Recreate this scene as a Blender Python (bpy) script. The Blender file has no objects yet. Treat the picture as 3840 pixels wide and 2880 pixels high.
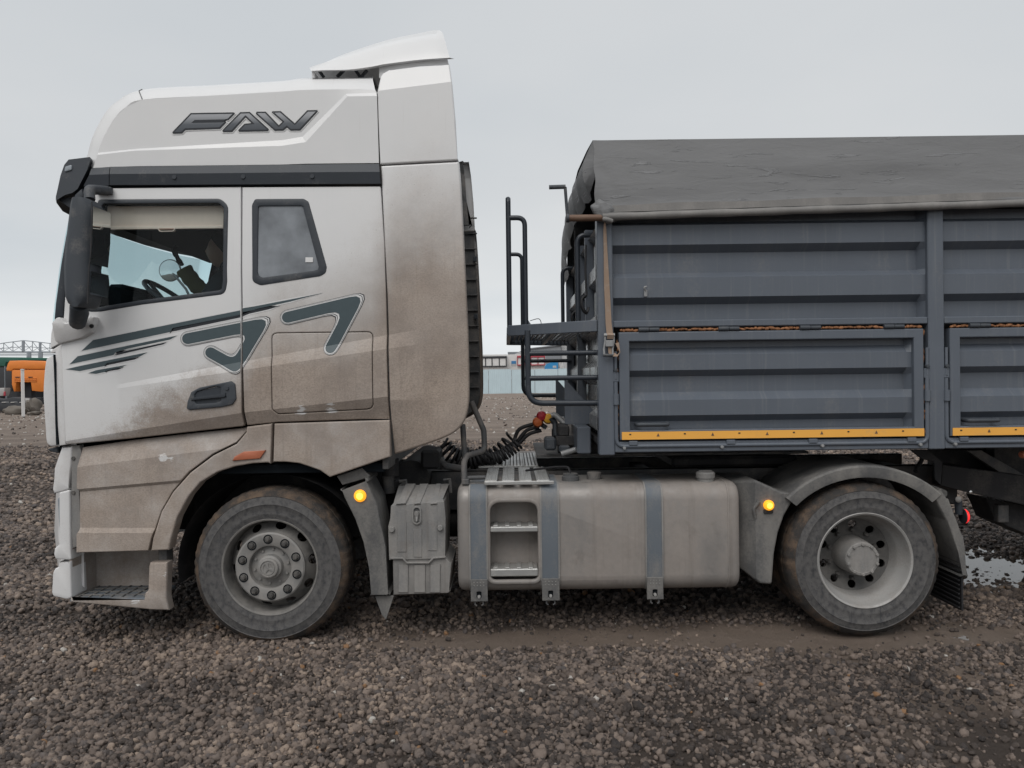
import bpy, bmesh, math, random
import numpy as np
from mathutils import Vector, Matrix
random.seed(7); rng = np.random.default_rng(7)
S = bpy.context.scene
COL = S.collection

# ------------------------------------------------------------------ camera
CAM_D, CAM_H = 5.0, 1.71            # metres from the truck's near side, lens height
FOC, CU, CV = 2885.0, 1920.0, 1440.0
ROLL, PITCH = 0.0125, 22.0 / 2885.0
R0 = Vector((1, 0, 0))
F0 = Vector((0, math.cos(PITCH), -math.sin(PITCH)))
U0 = Vector((0, math.sin(PITCH), math.cos(PITCH)))
cr, sr = math.cos(ROLL), math.sin(ROLL)
camd = bpy.data.cameras.new('camera'); cam = bpy.data.objects.new('camera', camd); COL.objects.link(cam)
rx, up = R0 * cr - U0 * sr, R0 * sr + U0 * cr
cam.matrix_world = Matrix(((rx.x, up.x, -F0.x, 0), (rx.y, up.y, -F0.y, -CAM_D), (rx.z, up.z, -F0.z, CAM_H), (0, 0, 0, 1)))
camd.sensor_width = 36; camd.lens = 36 * FOC / 3840
camd.clip_start = 0.05; camd.clip_end = 3000
S.camera = cam

# ------------------------------------------------------------------ sky, sun, exposure
SUN_EL, SUN_AZ = math.radians(52), math.radians(200)     # soft light from behind the camera
wd = bpy.data.worlds.new('World'); S.world = wd; wd.use_nodes = True
nt = wd.node_tree; nt.nodes.clear()
def N(t, typ, **kw):
    n = t.nodes.new(typ)
    for k, v in kw.items(): setattr(n, k, v)
    return n
wo = N(nt, 'ShaderNodeOutputWorld'); bg = N(nt, 'ShaderNodeBackground')
sky = N(nt, 'ShaderNodeTexSky'); sky.sky_type = 'NISHITA'; sky.sun_disc = False
sky.sun_elevation = SUN_EL; sky.sun_rotation = SUN_AZ; sky.air_density = 1.2; sky.dust_density = 4.0
tc = N(nt, 'ShaderNodeTexCoord'); sep = N(nt, 'ShaderNodeSeparateXYZ')
nt.links.new(tc.outputs['Generated'], sep.inputs[0])
# cloud deck: project the view direction on a plane overhead
mx = N(nt, 'ShaderNodeMath', operation='ADD'); mx.inputs[1].default_value = 0.16
ab = N(nt, 'ShaderNodeMath', operation='ABSOLUTE'); nt.links.new(sep.outputs[2], ab.inputs[0]); nt.links.new(ab.outputs[0], mx.inputs[0])
dv1 = N(nt, 'ShaderNodeMath', operation='DIVIDE'); dv2 = N(nt, 'ShaderNodeMath', operation='DIVIDE')
nt.links.new(sep.outputs[0], dv1.inputs[0]); nt.links.new(mx.outputs[0], dv1.inputs[1])
nt.links.new(sep.outputs[1], dv2.inputs[0]); nt.links.new(mx.outputs[0], dv2.inputs[1])
cmb = N(nt, 'ShaderNodeCombineXYZ'); nt.links.new(dv1.outputs[0], cmb.inputs[0]); nt.links.new(dv2.outputs[0], cmb.inputs[1])
ns = N(nt, 'ShaderNodeTexNoise'); ns.inputs['Scale'].default_value = 0.55; ns.inputs['Detail'].default_value = 5; ns.inputs['Roughness'].default_value = 0.45
nt.links.new(cmb.outputs[0], ns.inputs['Vector'])
rmp = N(nt, 'ShaderNodeValToRGB'); e = rmp.color_ramp.elements
e[0].position = 0.30; e[0].color = (0.495, 0.528, 0.555, 1); e[1].position = 0.70; e[1].color = (0.635, 0.642, 0.645, 1)
nt.links.new(ns.outputs[0], rmp.inputs[0])
# overcast luminance: bright haze low, grey deck, brighter overhead
mr = N(nt, 'ShaderNodeValToRGB'); e = mr.color_ramp.elements
e[0].position = 0.0; e[0].color = (1.34, 1.33, 1.31, 1); e[1].position = 1.0; e[1].color = (1.25, 1.25, 1.25, 1)
for p, c in ((0.05, 1.30), (0.13, 1.10), (0.24, 1.0), (0.45, 1.0)):
    q = e.new(p); q.color = (c, c, c, 1)
nt.links.new(ab.outputs[0], mr.inputs[0])
mul = N(nt, 'ShaderNodeMixRGB', blend_type='MULTIPLY'); mul.inputs[0].default_value = 1
nt.links.new(rmp.outputs[0], mul.inputs[1]); nt.links.new(mr.outputs[0], mul.inputs[2])
skm = N(nt, 'ShaderNodeMixRGB', blend_type='MULTIPLY'); skm.inputs[0].default_value = 1; skm.inputs[2].default_value = (0.08, 0.08, 0.08, 1)
nt.links.new(sky.outputs[0], skm.inputs[1])
mixs = N(nt, 'ShaderNodeMixRGB'); mixs.inputs[0].default_value = 0.92
nt.links.new(skm.outputs[0], mixs.inputs[1]); nt.links.new(mul.outputs[0], mixs.inputs[2])
nt.links.new(mixs.outputs[0], bg.inputs[0]); bg.inputs[1].default_value = 1.0
nt.links.new(bg.outputs[0], wo.inputs[0])
sl = bpy.data.lights.new('sun', 'SUN'); sl.energy = 1.5; sl.angle = math.radians(45); sl.color = (1, 0.97, 0.93)
so = bpy.data.objects.new('sun', sl); COL.objects.link(so)
sd = Vector((math.sin(SUN_AZ) * math.cos(SUN_EL), math.cos(SUN_AZ) * math.cos(SUN_EL), math.sin(SUN_EL)))
so.rotation_euler = sd.to_track_quat('Z', 'Y').to_euler(); so.location = sd * 30
S.cycles.max_bounces = 7; S.cycles.diffuse_bounces = 3; S.cycles.glossy_bounces = 3; S.cycles.transparent_max_bounces = 10
vs = S.view_settings
vs.view_transform = 'Standard'; vs.look = 'None'; vs.exposure = 0.22; vs.gamma = 1.0; vs.use_curve_mapping = False

# ------------------------------------------------------------------ measuring helpers
def W(u, v, Y):
    """world point on the plane y=Y that a survey ray (photo pixel, 3840 wide) meets"""
    du, dv = u - CU, v - CV
    a, b = du * cr - dv * sr, dv * cr + du * sr
    ray = R0 * (a / FOC) + F0 - U0 * (b / FOC)
    t = (Y + CAM_D) / ray.y
    return Vector((ray.x * t, Y, CAM_H + ray.z * t))
REG = dict(A=(100, 60, 2.304), B=(960, 60, 2.304), C=(100, 640, 2.304), D=(960, 640, 2.304), E=(100, 1300, 2.304),
           F=(560, 1600, 1.952), G=(1160, 1640, 2.304), H=(2000, 1640, 2.304), I=(2780, 1640, 2.0868), J=(1840, 620, 3.687),
           K=(1840, 1070, 3.687), L=(1600, 1440, 2.765), M=(2200, 480, 1.3488), N=(0, 1200, 3.6867), O=(1700, 1100, 3.687),
           P=(140, 1620, 2.370), Q=(3300, 1640, 4.096), R=(0, 1240, 3.95), S=(330, 730, 3.687), Z=(0, 0, 0.57604), X=(0, 0, 1.0))
def px(reg, x, y):
    o = REG[reg]; return (o[0] + x / o[2], o[1] + y / o[2])
def P(spec, Y=0.0):
    """'C 10,20 30,40 D 5,6' -> list of (x, z) world points on plane Y"""
    out = []; reg = None
    for tok in spec.split():
        if tok in REG: reg = tok; continue
        x, y = tok.split(','); u, v = px(reg, float(x), float(y)); w = W(u, v, Y); out.append((w.x, w.z))
    return out
def pt(reg, x, y, Y):
    return W(*px(reg, x, y), Y)
def fillet(pts, r, n=4, closed=True):
    """round the corners of a polyline of 2D/3D points"""
    pts = [Vector(p) for p in pts]; m = len(pts); out = []
    rr = r if isinstance(r, (list, tuple)) else [r] * m
    for i, p in enumerate(pts):
        if not closed and i in (0, m - 1): out.append(tuple(p)); continue
        a, b = pts[i - 1], pts[(i + 1) % m]
        da, db = a - p, b - p
        la, lb = da.length, db.length
        if la < 1e-6 or lb < 1e-6 or rr[i] <= 0: out.append(tuple(p)); continue
        c = max(-1, min(1, da.dot(db) / la / lb)); ang = math.acos(c)
        if ang > 3.0: out.append(tuple(p)); continue
        d = min(rr[i] / max(math.tan(ang / 2), 1e-3), la * 0.48, lb * 0.48)
        s, t = p + da / la * d, p + db / lb * d
        for k in range(n + 1):
            q = k / n
            out.append(tuple(s * (1 - q) ** 2 + p * 2 * q * (1 - q) + t * q * q))
    return out
def catmull(pts, n=6, closed=False):
    pts = [Vector(p) for p in pts]; m = len(pts); out = []
    rngi = range(m) if closed else range(m - 1)
    for i in rngi:
        if closed: p0, p1, p2, p3 = pts[i - 1], pts[i], pts[(i + 1) % m], pts[(i + 2) % m]
        else: p0, p1, p2, p3 = pts[max(i - 1, 0)], pts[i], pts[i + 1], pts[min(i + 2, m - 1)]
        for k in range(n):
            t = k / n
            out.append(tuple(0.5 * ((2 * p1) + (p2 - p0) * t + (2 * p0 - 5 * p1 + 4 * p2 - p3) * t * t + (3 * p1 - p0 - 3 * p2 + p3) * t ** 3)))
    if not closed: out.append(tuple(pts[-1]))
    return out
def area2(p):
    return sum(p[i - 1][0] * p[i][1] - p[i][0] * p[i - 1][1] for i in range(len(p))) / 2
def offset2(poly, d):
    """grow (d>0) or shrink a closed 2D polygon"""
    s = 1 if area2(poly) > 0 else -1; n = len(poly); out = []
    for i in range(n):
        a, b, c = Vector(poly[i - 1][:2]), Vector(poly[i][:2]), Vector(poly[(i + 1) % n][:2])
        e1, e2 = (b - a), (c - b)
        if e1.length < 1e-9: e1 = e2
        if e2.length < 1e-9: e2 = e1
        e1.normalize(); e2.normalize()
        n1, n2 = Vector((e1.y, -e1.x)) * s, Vector((e2.y, -e2.x)) * s
        m = n1 + n2
        m = n1 if m.length < 1e-6 else m / max(m.length ** 2 / 2, 0.35)
        out.append((b.x + m.x * d, b.y + m.y * d))
    return out

# ------------------------------------------------------------------ object helpers
def link(name, me, mat, parent=None):
    o = bpy.data.objects.new(name, me); COL.objects.link(o)
    if mat is not None and not me.materials:
        me.materials.append(mat)
    if parent is not None:
        if parent.parent is not None and parent.parent.parent is not None: parent = parent.parent    # thing > part > sub-part, no deeper
        o.parent = parent; o.matrix_parent_inverse = wm(parent).inverted()
    return o
def wm(o):
    m = o.matrix_basis.copy()
    if o.parent is not None: m = wm(o.parent) @ o.matrix_parent_inverse @ m
    return m
def shade(me, ang):
    if ang is None: return
    me.shade_smooth(); me.set_sharp_from_angle(angle=math.radians(ang))
def finish(name, bm, mat, parent=None, ang=30, norm=True):
    if norm: bmesh.ops.recalc_face_normals(bm, faces=bm.faces[:])
    me = bpy.data.meshes.new(name); bm.to_mesh(me); bm.free(); shade(me, ang)
    return link(name, me, mat, parent)
def thing(name, label, cat, loc=(0, 0, 0), group=None):
    o = bpy.data.objects.new(name, None); COL.objects.link(o); o.location = loc; o.empty_display_size = 0.2
    tag(o, label, cat, group); return o
def tag(o, label=None, cat=None, group=None, kind=None):
    for k, v in (('label', label), ('category', cat), ('group', group), ('kind', kind)):
        if v: o[k] = v
    return o
def copy_obj(o, parent, mat4=None, name=None):
    c = o.copy(); COL.objects.link(c); c.parent = parent
    if parent is not None: c.matrix_parent_inverse = wm(parent).inverted()
    if mat4 is not None: c.matrix_basis = mat4
    return c
def copy_tree(o, parent, mat4):
    """copy a part with its sub-parts; the copy's basis is mat4 (parts are built in world coordinates)"""
    c = copy_obj(o, parent, mat4)
    for ch in o.children:
        d = ch.copy(); COL.objects.link(d); d.parent = c
    return c
def add_loft(bm, rows, closed_rows=False, closed_cols=False, cap=False):
    """rows: list of equally long lists of 3D points"""
    vr = [[bm.verts.new(p) for p in r] for r in rows]
    n = len(rows[0]); m = len(rows)
    for i in range(m if closed_cols else m - 1):
        a, b = vr[i], vr[(i + 1) % m]
        for k in range(n if closed_rows else n - 1):
            k2 = (k + 1) % n
            try: bm.faces.new((a[k], a[k2], b[k2], b[k]))
            except ValueError: pass
    if cap:
        bm.faces.new(vr[0]); bm.faces.new(list(reversed(vr[-1])))
    return vr
def loft(name, rows, mat, parent, ang=30, **kw):
    bm = bmesh.new(); add_loft(bm, rows, **kw); return finish(name, bm, mat, parent, ang)
def keyrow(keys, seg):
    """polyline key points, each span cut in seg[i] equal pieces"""
    out = []
    for i in range(len(keys) - 1):
        a, b = Vector(keys[i]), Vector(keys[i + 1]); s = seg[i] if isinstance(seg, (list, tuple)) else seg
        for k in range(s): out.append(tuple(a.lerp(b, k / s)))
    out.append(tuple(keys[-1])); return out
def add_box(bm, x0, x1, y0, y1, z0, z1, bev=0.0, seg=1, mat4=None):
    vs = [bm.verts.new((x, y, z)) for x in (x0, x1) for y in (y0, y1) for z in (z0, z1)]
    fs = []
    for f in ((0, 1, 3, 2), (4, 6, 7, 5), (0, 4, 5, 1), (2, 3, 7, 6), (0, 2, 6, 4), (1, 5, 7, 3)):
        fs.append(bm.faces.new([vs[i] for i in f]))
    geo = vs
    if bev > 0:
        es = list({e for f in fs for e in f.edges})
        r = bmesh.ops.bevel(bm, geom=es, offset=bev, segments=seg, affect='EDGES', profile=0.6)
        geo = list({v for f in r['faces'] for v in f.verts} | {v for v in vs if v.is_valid})
    if mat4 is not None:
        bmesh.ops.transform(bm, matrix=mat4, verts=[v for v in geo if v.is_valid])
def box(name, x0, x1, y0, y1, z0, z1, mat, parent=None, bev=0.004, seg=1, mat4=None):
    bm = bmesh.new(); add_box(bm, min(x0, x1), max(x0, x1), y0, y1, min(z0, z1), max(z0, z1), bev, seg, mat4)
    return finish(name, bm, mat, parent, 35)
def add_tube(bm, pts, r, n=8, closed=False, cap=True):
    pts = [Vector(p) for p in pts]; m = len(pts); rows = []
    rad = r if isinstance(r, (list, tuple)) else [r] * m
    prev = None
    for i, p in enumerate(pts):
        if closed: t = (pts[(i + 1) % m] - pts[i - 1])
        else: t = (pts[min(i + 1, m - 1)] - pts[max(i - 1, 0)])
        if t.length < 1e-9: t = Vector((0, 0, 1))
        t.normalize()
        if prev is None:
            a = Vector((0, 0, 1)) if abs(t.z) < 0.9 else Vector((1, 0, 0))
            nrm = t.cross(a).normalized()
        else:
            nrm = (prev - t * prev.dot(t))
            nrm = nrm.normalized() if nrm.length > 1e-6 else t.orthogonal().normalized()
        prev = nrm; bn = t.cross(nrm)
        rows.append([tuple(p + (nrm * math.cos(2 * math.pi * k / n) + bn * math.sin(2 * math.pi * k / n)) * rad[i]) for k in range(n)])
    add_loft(bm, rows, closed_rows=True, closed_cols=closed, cap=(cap and not closed))
def tube(name, pts, r, mat, parent=None, n=8, closed=False, ang=50):
    bm = bmesh.new(); add_tube(bm, pts, r, n, closed); return finish(name, bm, mat, parent, ang)
def add_lathe(bm, c, prof, n=48, axis='Y', closed=False, mod=None):
    """prof: (radius, offset along the axis); c: centre"""
    rows = []
    for j, (r, o) in enumerate(prof):
        row = []
        for k in range(n):
            a = 2 * math.pi * k / n; rr = r if mod is None else mod(j, k, r)
            if axis == 'Y': row.append((c[0] + rr * math.cos(a), c[1] + o, c[2] + rr * math.sin(a)))
            elif axis == 'X': row.append((c[0] + o, c[1] + rr * math.cos(a), c[2] + rr * math.sin(a)))
            else: row.append((c[0] + rr * math.cos(a), c[1] + rr * math.sin(a), c[2] + o))
        rows.append(row)
    add_loft(bm, rows, closed_rows=True, closed_cols=closed)
def lathe(name, c, prof, mat, parent=None, n=48, axis='Y', ang=35, closed=False, mod=None):
    bm = bmesh.new(); add_lathe(bm, c, prof, n, axis, closed, mod); return finish(name, bm, mat, parent, ang)
def circ(cx, cz, r, n=24, rz=None, a0=0):
    rz = rz or r
    return [(cx + r * math.cos(2 * math.pi * k / n + a0), cz + rz * math.sin(2 * math.pi * k / n + a0)) for k in range(n)]
def fill2(bm, loops, Y):
    es = []
    for lp in loops:
        vs = [bm.verts.new((x, Y, z)) for x, z in lp]
        for i in range(len(vs)): es.append(bm.edges.new((vs[i - 1], vs[i])))
    bmesh.ops.triangle_fill(bm, use_beauty=True, use_dissolve=False, edges=es, normal=(0, -1, 0))
def cut_lines(bm, lines):
    for (a, b) in lines:
        d = Vector((b[0] - a[0], 0, b[1] - a[1])); nrm = Vector((-d.z, 0, d.x))
        bmesh.ops.bisect_plane(bm, geom=bm.verts[:] + bm.edges[:] + bm.faces[:], plane_co=(a[0], 0, a[1]), plane_no=nrm, dist=1e-5)
def panel(name, outer, Y, mat, parent=None, holes=(), depth=0.03, lip=0.004, lines=(), relief=None, ang=7, gap=0.0, back=False, ring=2):
    """sheet-metal panel facing the viewer: outline in world (x, z), rounded border, folded edge of given depth"""
    bm = bmesh.new()
    o = offset2(outer, -lip - gap)
    fill2(bm, [o] + [offset2(h, lip) for h in holes], Y)
    if lines: cut_lines(bm, lines)
    fn = relief or (lambda x, z: 0.0)
    bmesh.ops.recalc_face_normals(bm, faces=bm.faces[:])
    if bm.faces and sum(f.normal.y * f.calc_area() for f in bm.faces) > 0:
        bmesh.ops.reverse_faces(bm, faces=bm.faces[:])
    if depth > 0:
        bnd = [e for e in bm.edges if e.is_boundary]
        # outward 2D normal per boundary vertex
        nv = {}
        for e in bnd:
            f = e.link_faces[0]; cen = f.calc_center_median(); mid = (e.verts[0].co + e.verts[1].co) / 2
            d = e.verts[1].co - e.verts[0].co; nn = Vector((-d.z, 0, d.x))
            if nn.length < 1e-9: continue
            nn.normalize()
            if nn.dot(mid - cen) < 0: nn = -nn
            for v in e.verts: nv.setdefault(v, []).append(nn)
        vec = {}
        for v, l in nv.items():
            s = sum(l, Vector()); s = l[0] if s.length < 1e-6 else s / max(s.length ** 2 / len(l), 0.4 * len(l))
            vec[v] = s
        base = {v: v.co.copy() for v in vec}
        cur = {v: v for v in vec}; edges = bnd
        steps = ([(0.6 * lip, 0.25 * lip), (lip, lip)] if ring == 2 else [(lip, lip)]) + [(lip, max(depth, lip * 1.1))]
        allv = {v: 0.0 for v in bm.verts}
        for (dx, dy) in steps:
            r = bmesh.ops.extrude_edge_only(bm, edges=edges)
            newe = [g for g in r['geom'] if isinstance(g, bmesh.types.BMEdge)]
            newv = [g for g in r['geom'] if isinstance(g, bmesh.types.BMVert)]
            # map new verts to their source by position of current ring
            look = {}
            for src, c in cur.items(): look[(round(c.co.x, 6), round(c.co.z, 6))] = src
            cur2 = {}
            for v in newv:
                src = look.get((round(v.co.x, 6), round(v.co.z, 6)))
                if src is None: continue
                cur2[src] = v
            for src, v in cur2.items():
                v.co = base[src] + vec[src] * dx + Vector((0, dy, 0))
            cur = cur2
            vs_ = set(newv); edges = [e for e in newe if e.verts[0] in vs_ and e.verts[1] in vs_]
        if back:
            bmesh.ops.edgeloop_fill(bm, edges=edges)
    for v in bm.verts: v.co.y += fn(v.co.x, v.co.z)
    return finish(name, bm, mat, parent, ang, norm=(depth > 0))
def stroke(pts, hw, cap=6):
    """closed outline of a thick polyline with round ends and mitred bends"""
    p = [Vector(q) for q in pts]; L, Rr = [], []
    n = len(p)
    for i in range(n):
        if i == 0: d = (p[1] - p[0]).normalized(); m = Vector((-d.y, d.x)); k = 1
        elif i == n - 1: d = (p[-1] - p[-2]).normalized(); m = Vector((-d.y, d.x)); k = 1
        else:
            d1, d2 = (p[i] - p[i - 1]).normalized(), (p[i + 1] - p[i]).normalized()
            n1, n2 = Vector((-d1.y, d1.x)), Vector((-d2.y, d2.x)); m = (n1 + n2).normalized(); k = 1 / max(m.dot(n1), 0.3)
        L.append(p[i] + m * hw * k); Rr.append(p[i] - m * hw * k)
    d0, d1 = (p[1] - p[0]).normalized(), (p[-1] - p[-2]).normalized()
    def arc(c, d):
        nn = Vector((-d.y, d.x))
        return [c + (nn * math.cos(math.pi * k / cap) + d * math.sin(math.pi * k / cap)) * hw for k in range(1, cap)]
    out = L + arc(p[-1], d1) + list(reversed(Rr)) + arc(p[0], -d0)
    return [tuple(q) for q in out]

# ------------------------------------------------------------------ materials
def ramp(t, fac, stops):
    r = N(t, 'ShaderNodeValToRGB'); e = r.color_ramp.elements
    while len(e) < len(stops): e.new(0.5)
    for q, (p, c) in zip(e, stops):
        q.position = p; q.color = (*c, 1) if len(c) == 3 else c
    t.links.new(fac, r.inputs[0]); return r.outputs[0]
def noise(t, vec, scale, detail=4, rough=0.55, dist=0.0):
    n = N(t, 'ShaderNodeTexNoise'); n.inputs['Scale'].default_value = scale; n.inputs['Detail'].default_value = detail
    n.inputs['Roughness'].default_value = rough; n.inputs['Distortion'].default_value = dist
    t.links.new(vec, n.inputs['Vector']); return n.outputs[0]
def mth(t, op, a, b=None, c=None, clamp=False):
    m = N(t, 'ShaderNodeMath', operation=op); m.use_clamp = clamp
    for i, v in enumerate((a, b, c)):
        if v is None: continue
        if isinstance(v, (int, float)): m.inputs[i].default_value = v
        else: t.links.new(v, m.inputs[i])
    return m.outputs[0]
def mixc(t, f, a, b, blend='MIX'):
    m = N(t, 'ShaderNodeMixRGB', blend_type=blend)
    for i, v in enumerate((f, a, b)):
        if isinstance(v, (int, float)): m.inputs[i].default_value = v
        elif isinstance(v, tuple): m.inputs[i].default_value = (*v, 1)
        else: t.links.new(v, m.inputs[i])
    return m.outputs[0]
def sstep(t, x, lo, hi):
    m = N(t, 'ShaderNodeMapRange', interpolation_type='SMOOTHSTEP'); m.inputs[1].default_value = lo; m.inputs[2].default_value = hi
    t.links.new(x, m.inputs[0]); return m.outputs[0]
def scaled(t, vec, s):
    m = N(t, 'ShaderNodeMapping'); m.inputs['Scale'].default_value = s; t.links.new(vec, m.inputs[0]); return m.outputs[0]
def new_mat(name):
    m = bpy.data.materials.new(name); m.use_nodes = True; t = m.node_tree
    b = t.nodes['Principled BSDF']; c = N(t, 'ShaderNodeTexCoord')
    return m, t, b, c.outputs['Object']
def bump(t, b, h, strength=0.3, dist=0.01):
    n = N(t, 'ShaderNodeBump'); n.inputs['Strength'].default_value = strength; n.inputs['Distance'].default_value = dist
    t.links.new(h, n.inputs['Height']); t.links.new(n.outputs[0], b.inputs['Normal'])
MAT = {}
def worn(name, col, dust=(0.27, 0.24, 0.215), amount=0.4, rough=0.5, metal=0.0, scale=9.0, streak=1.0, grain=0.25, spec=0.4):
    """painted / moulded surface with road film gathered in soft blotches"""
    m, t, b, v = new_mat(name)
    vv = scaled(t, v, (1, 1, streak))
    n1 = noise(t, vv, scale, 6, 0.6); n2 = noise(t, v, scale * 14, 3, 0.6)
    f = mth(t, 'ADD', mth(t, 'MULTIPLY', n1, 0.75), mth(t, 'MULTIPLY', n2, 0.25))
    f = sstep(t, f, 0.62 - 0.42 * amount, 0.78 - 0.25 * amount)
    f = mth(t, 'MULTIPLY', f, min(1, 0.35 + amount * 0.65))
    n3 = noise(t, v, 3.0, 3)
    base = mixc(t, n3, tuple(x * 0.88 for x in col), tuple(min(1, x * 1.1) for x in col))
    d = mixc(t, noise(t, v, 30, 4), tuple(x * 0.8 for x in dust), tuple(x * 1.15 for x in dust))
    t.links.new(mixc(t, f, base, d), b.inputs['Base Color'])
    if name == 'tyre_side':      # drip runs and scuffs
        run = sstep(t, noise(t, scaled(t, v, (42, 1, 1.9)), 1.0, 3, 0.5), 0.69, 0.72)
        sc_ = mth(t, 'MULTIPLY', sstep(t, noise(t, v, 30, 5, 0.75), 0.56, 0.62), sstep(t, noise(t, v, 3.5, 3), 0.45, 0.62))
        f = mth(t, 'MULTIPLY', f, mth(t, 'SUBTRACT', 1.0, mth(t, 'MAXIMUM', mth(t, 'MULTIPLY', run, 0.75), mth(t, 'MULTIPLY', sc_, 0.7))))
        t.links.new(mixc(t, f, base, d), b.inputs['Base Color'])
    rr = mth(t, 'ADD', mth(t, 'MULTIPLY', f, 0.85 - rough), rough); t.links.new(rr, b.inputs['Roughness'])
    b.inputs['Metallic'].default_value = metal; b.inputs['Specular IOR Level'].default_value = spec
    if metal: t.links.new(mth(t, 'MULTIPLY', mth(t, 'SUBTRACT', 1.0, f), metal), b.inputs['Metallic'])
    bump(t, b, mth(t, 'ADD', n2, mth(t, 'MULTIPLY', f, 0.5)), grain, 0.002)
    if name in ('alloy_tank', 'moulding'):      # runs and stains down the metal
        rn = sstep(t, noise(t, scaled(t, v, (16, 1, 0.7)), 1.0, 5, 0.65), 0.52, 0.74)
        st = sstep(t, noise(t, v, 5, 6, 0.7), 0.55, 0.68)
        cur = b.inputs['Base Color'].links[0].from_socket
        t.links.new(mixc(t, mth(t, 'ADD', mth(t, 'MULTIPLY', rn, 0.30), mth(t, 'MULTIPLY', st, 0.25), clamp=True), cur, (0.135, 0.115, 0.10)), b.inputs['Base Color'])
    if name == 'trailer_paint':           # chips gone rusty, dust runs
        ch = mth(t, 'MULTIPLY', sstep(t, noise(t, v, 40, 4, 0.7), 0.69, 0.72), sstep(t, noise(t, v, 1.5, 3), 0.5, 0.65))
        rn = mth(t, 'MULTIPLY', sstep(t, noise(t, scaled(t, v, (26, 1, 0.9)), 1.0, 5, 0.65), 0.52, 0.75), 0.35)
        cur = b.inputs['Base Color'].links[0].from_socket
        t.links.new(mixc(t, mth(t, 'MULTIPLY', ch, 0.8), mixc(t, rn, cur, (0.20, 0.205, 0.21)), (0.16, 0.075, 0.04)), b.inputs['Base Color'])
    MAT[name] = m; return m
def plain(name, col, rough=0.6, metal=0.0, emit=0.0, spec=0.4, vary=0.12):
    m, t, b, v = new_mat(name)
    n = noise(t, v, 25, 4)
    t.links.new(mixc(t, n, tuple(x * (1 - vary) for x in col), tuple(min(1, x * (1 + vary)) for x in col)), b.inputs['Base Color'])
    b.inputs['Roughness'].default_value = rough; b.inputs['Metallic'].default_value = metal; b.inputs['Specular IOR Level'].default_value = spec
    if emit: b.inputs['Emission Color'].default_value = (*col, 1); b.inputs['Emission Strength'].default_value = emit
    MAT[name] = m; return m
def glass(name, tint, refl=0.08, rough=0.02, film=0.0, film_col=(0.3, 0.3, 0.3)):
    m, t, b, v = new_mat(name); t.nodes.remove(b); out = t.nodes['Material Output']
    tr = N(t, 'ShaderNodeBsdfTransparent'); tr.inputs[0].default_value = (*tint, 1)
    gl = N(t, 'ShaderNodeBsdfGlossy'); gl.inputs['Roughness'].default_value = rough
    lw = N(t, 'ShaderNodeLayerWeight'); lw.inputs[0].default_value = 0.35
    fac = mth(t, 'ADD', mth(t, 'MULTIPLY', lw.outputs['Fresnel'], 0.35), refl * 0.25, clamp=True)
    mx_ = N(t, 'ShaderNodeMixShader'); t.links.new(fac, mx_.inputs[0]); t.links.new(tr.outputs[0], mx_.inputs[1]); t.links.new(gl.outputs[0], mx_.inputs[2])
    df = N(t, 'ShaderNodeBsdfDiffuse'); df.inputs[0].default_value = (*film_col, 1)
    m2 = N(t, 'ShaderNodeMixShader'); t.links.new(mth(t, 'MULTIPLY', noise(t, v, 4, 5), film * 2, clamp=True), m2.inputs[0])
    t.links.new(mx_.outputs[0], m2.inputs[1]); t.links.new(df.outputs[0], m2.inputs[2]); t.links.new(m2.outputs[0], out.inputs[0])
    MAT[name] = m; return m

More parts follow.
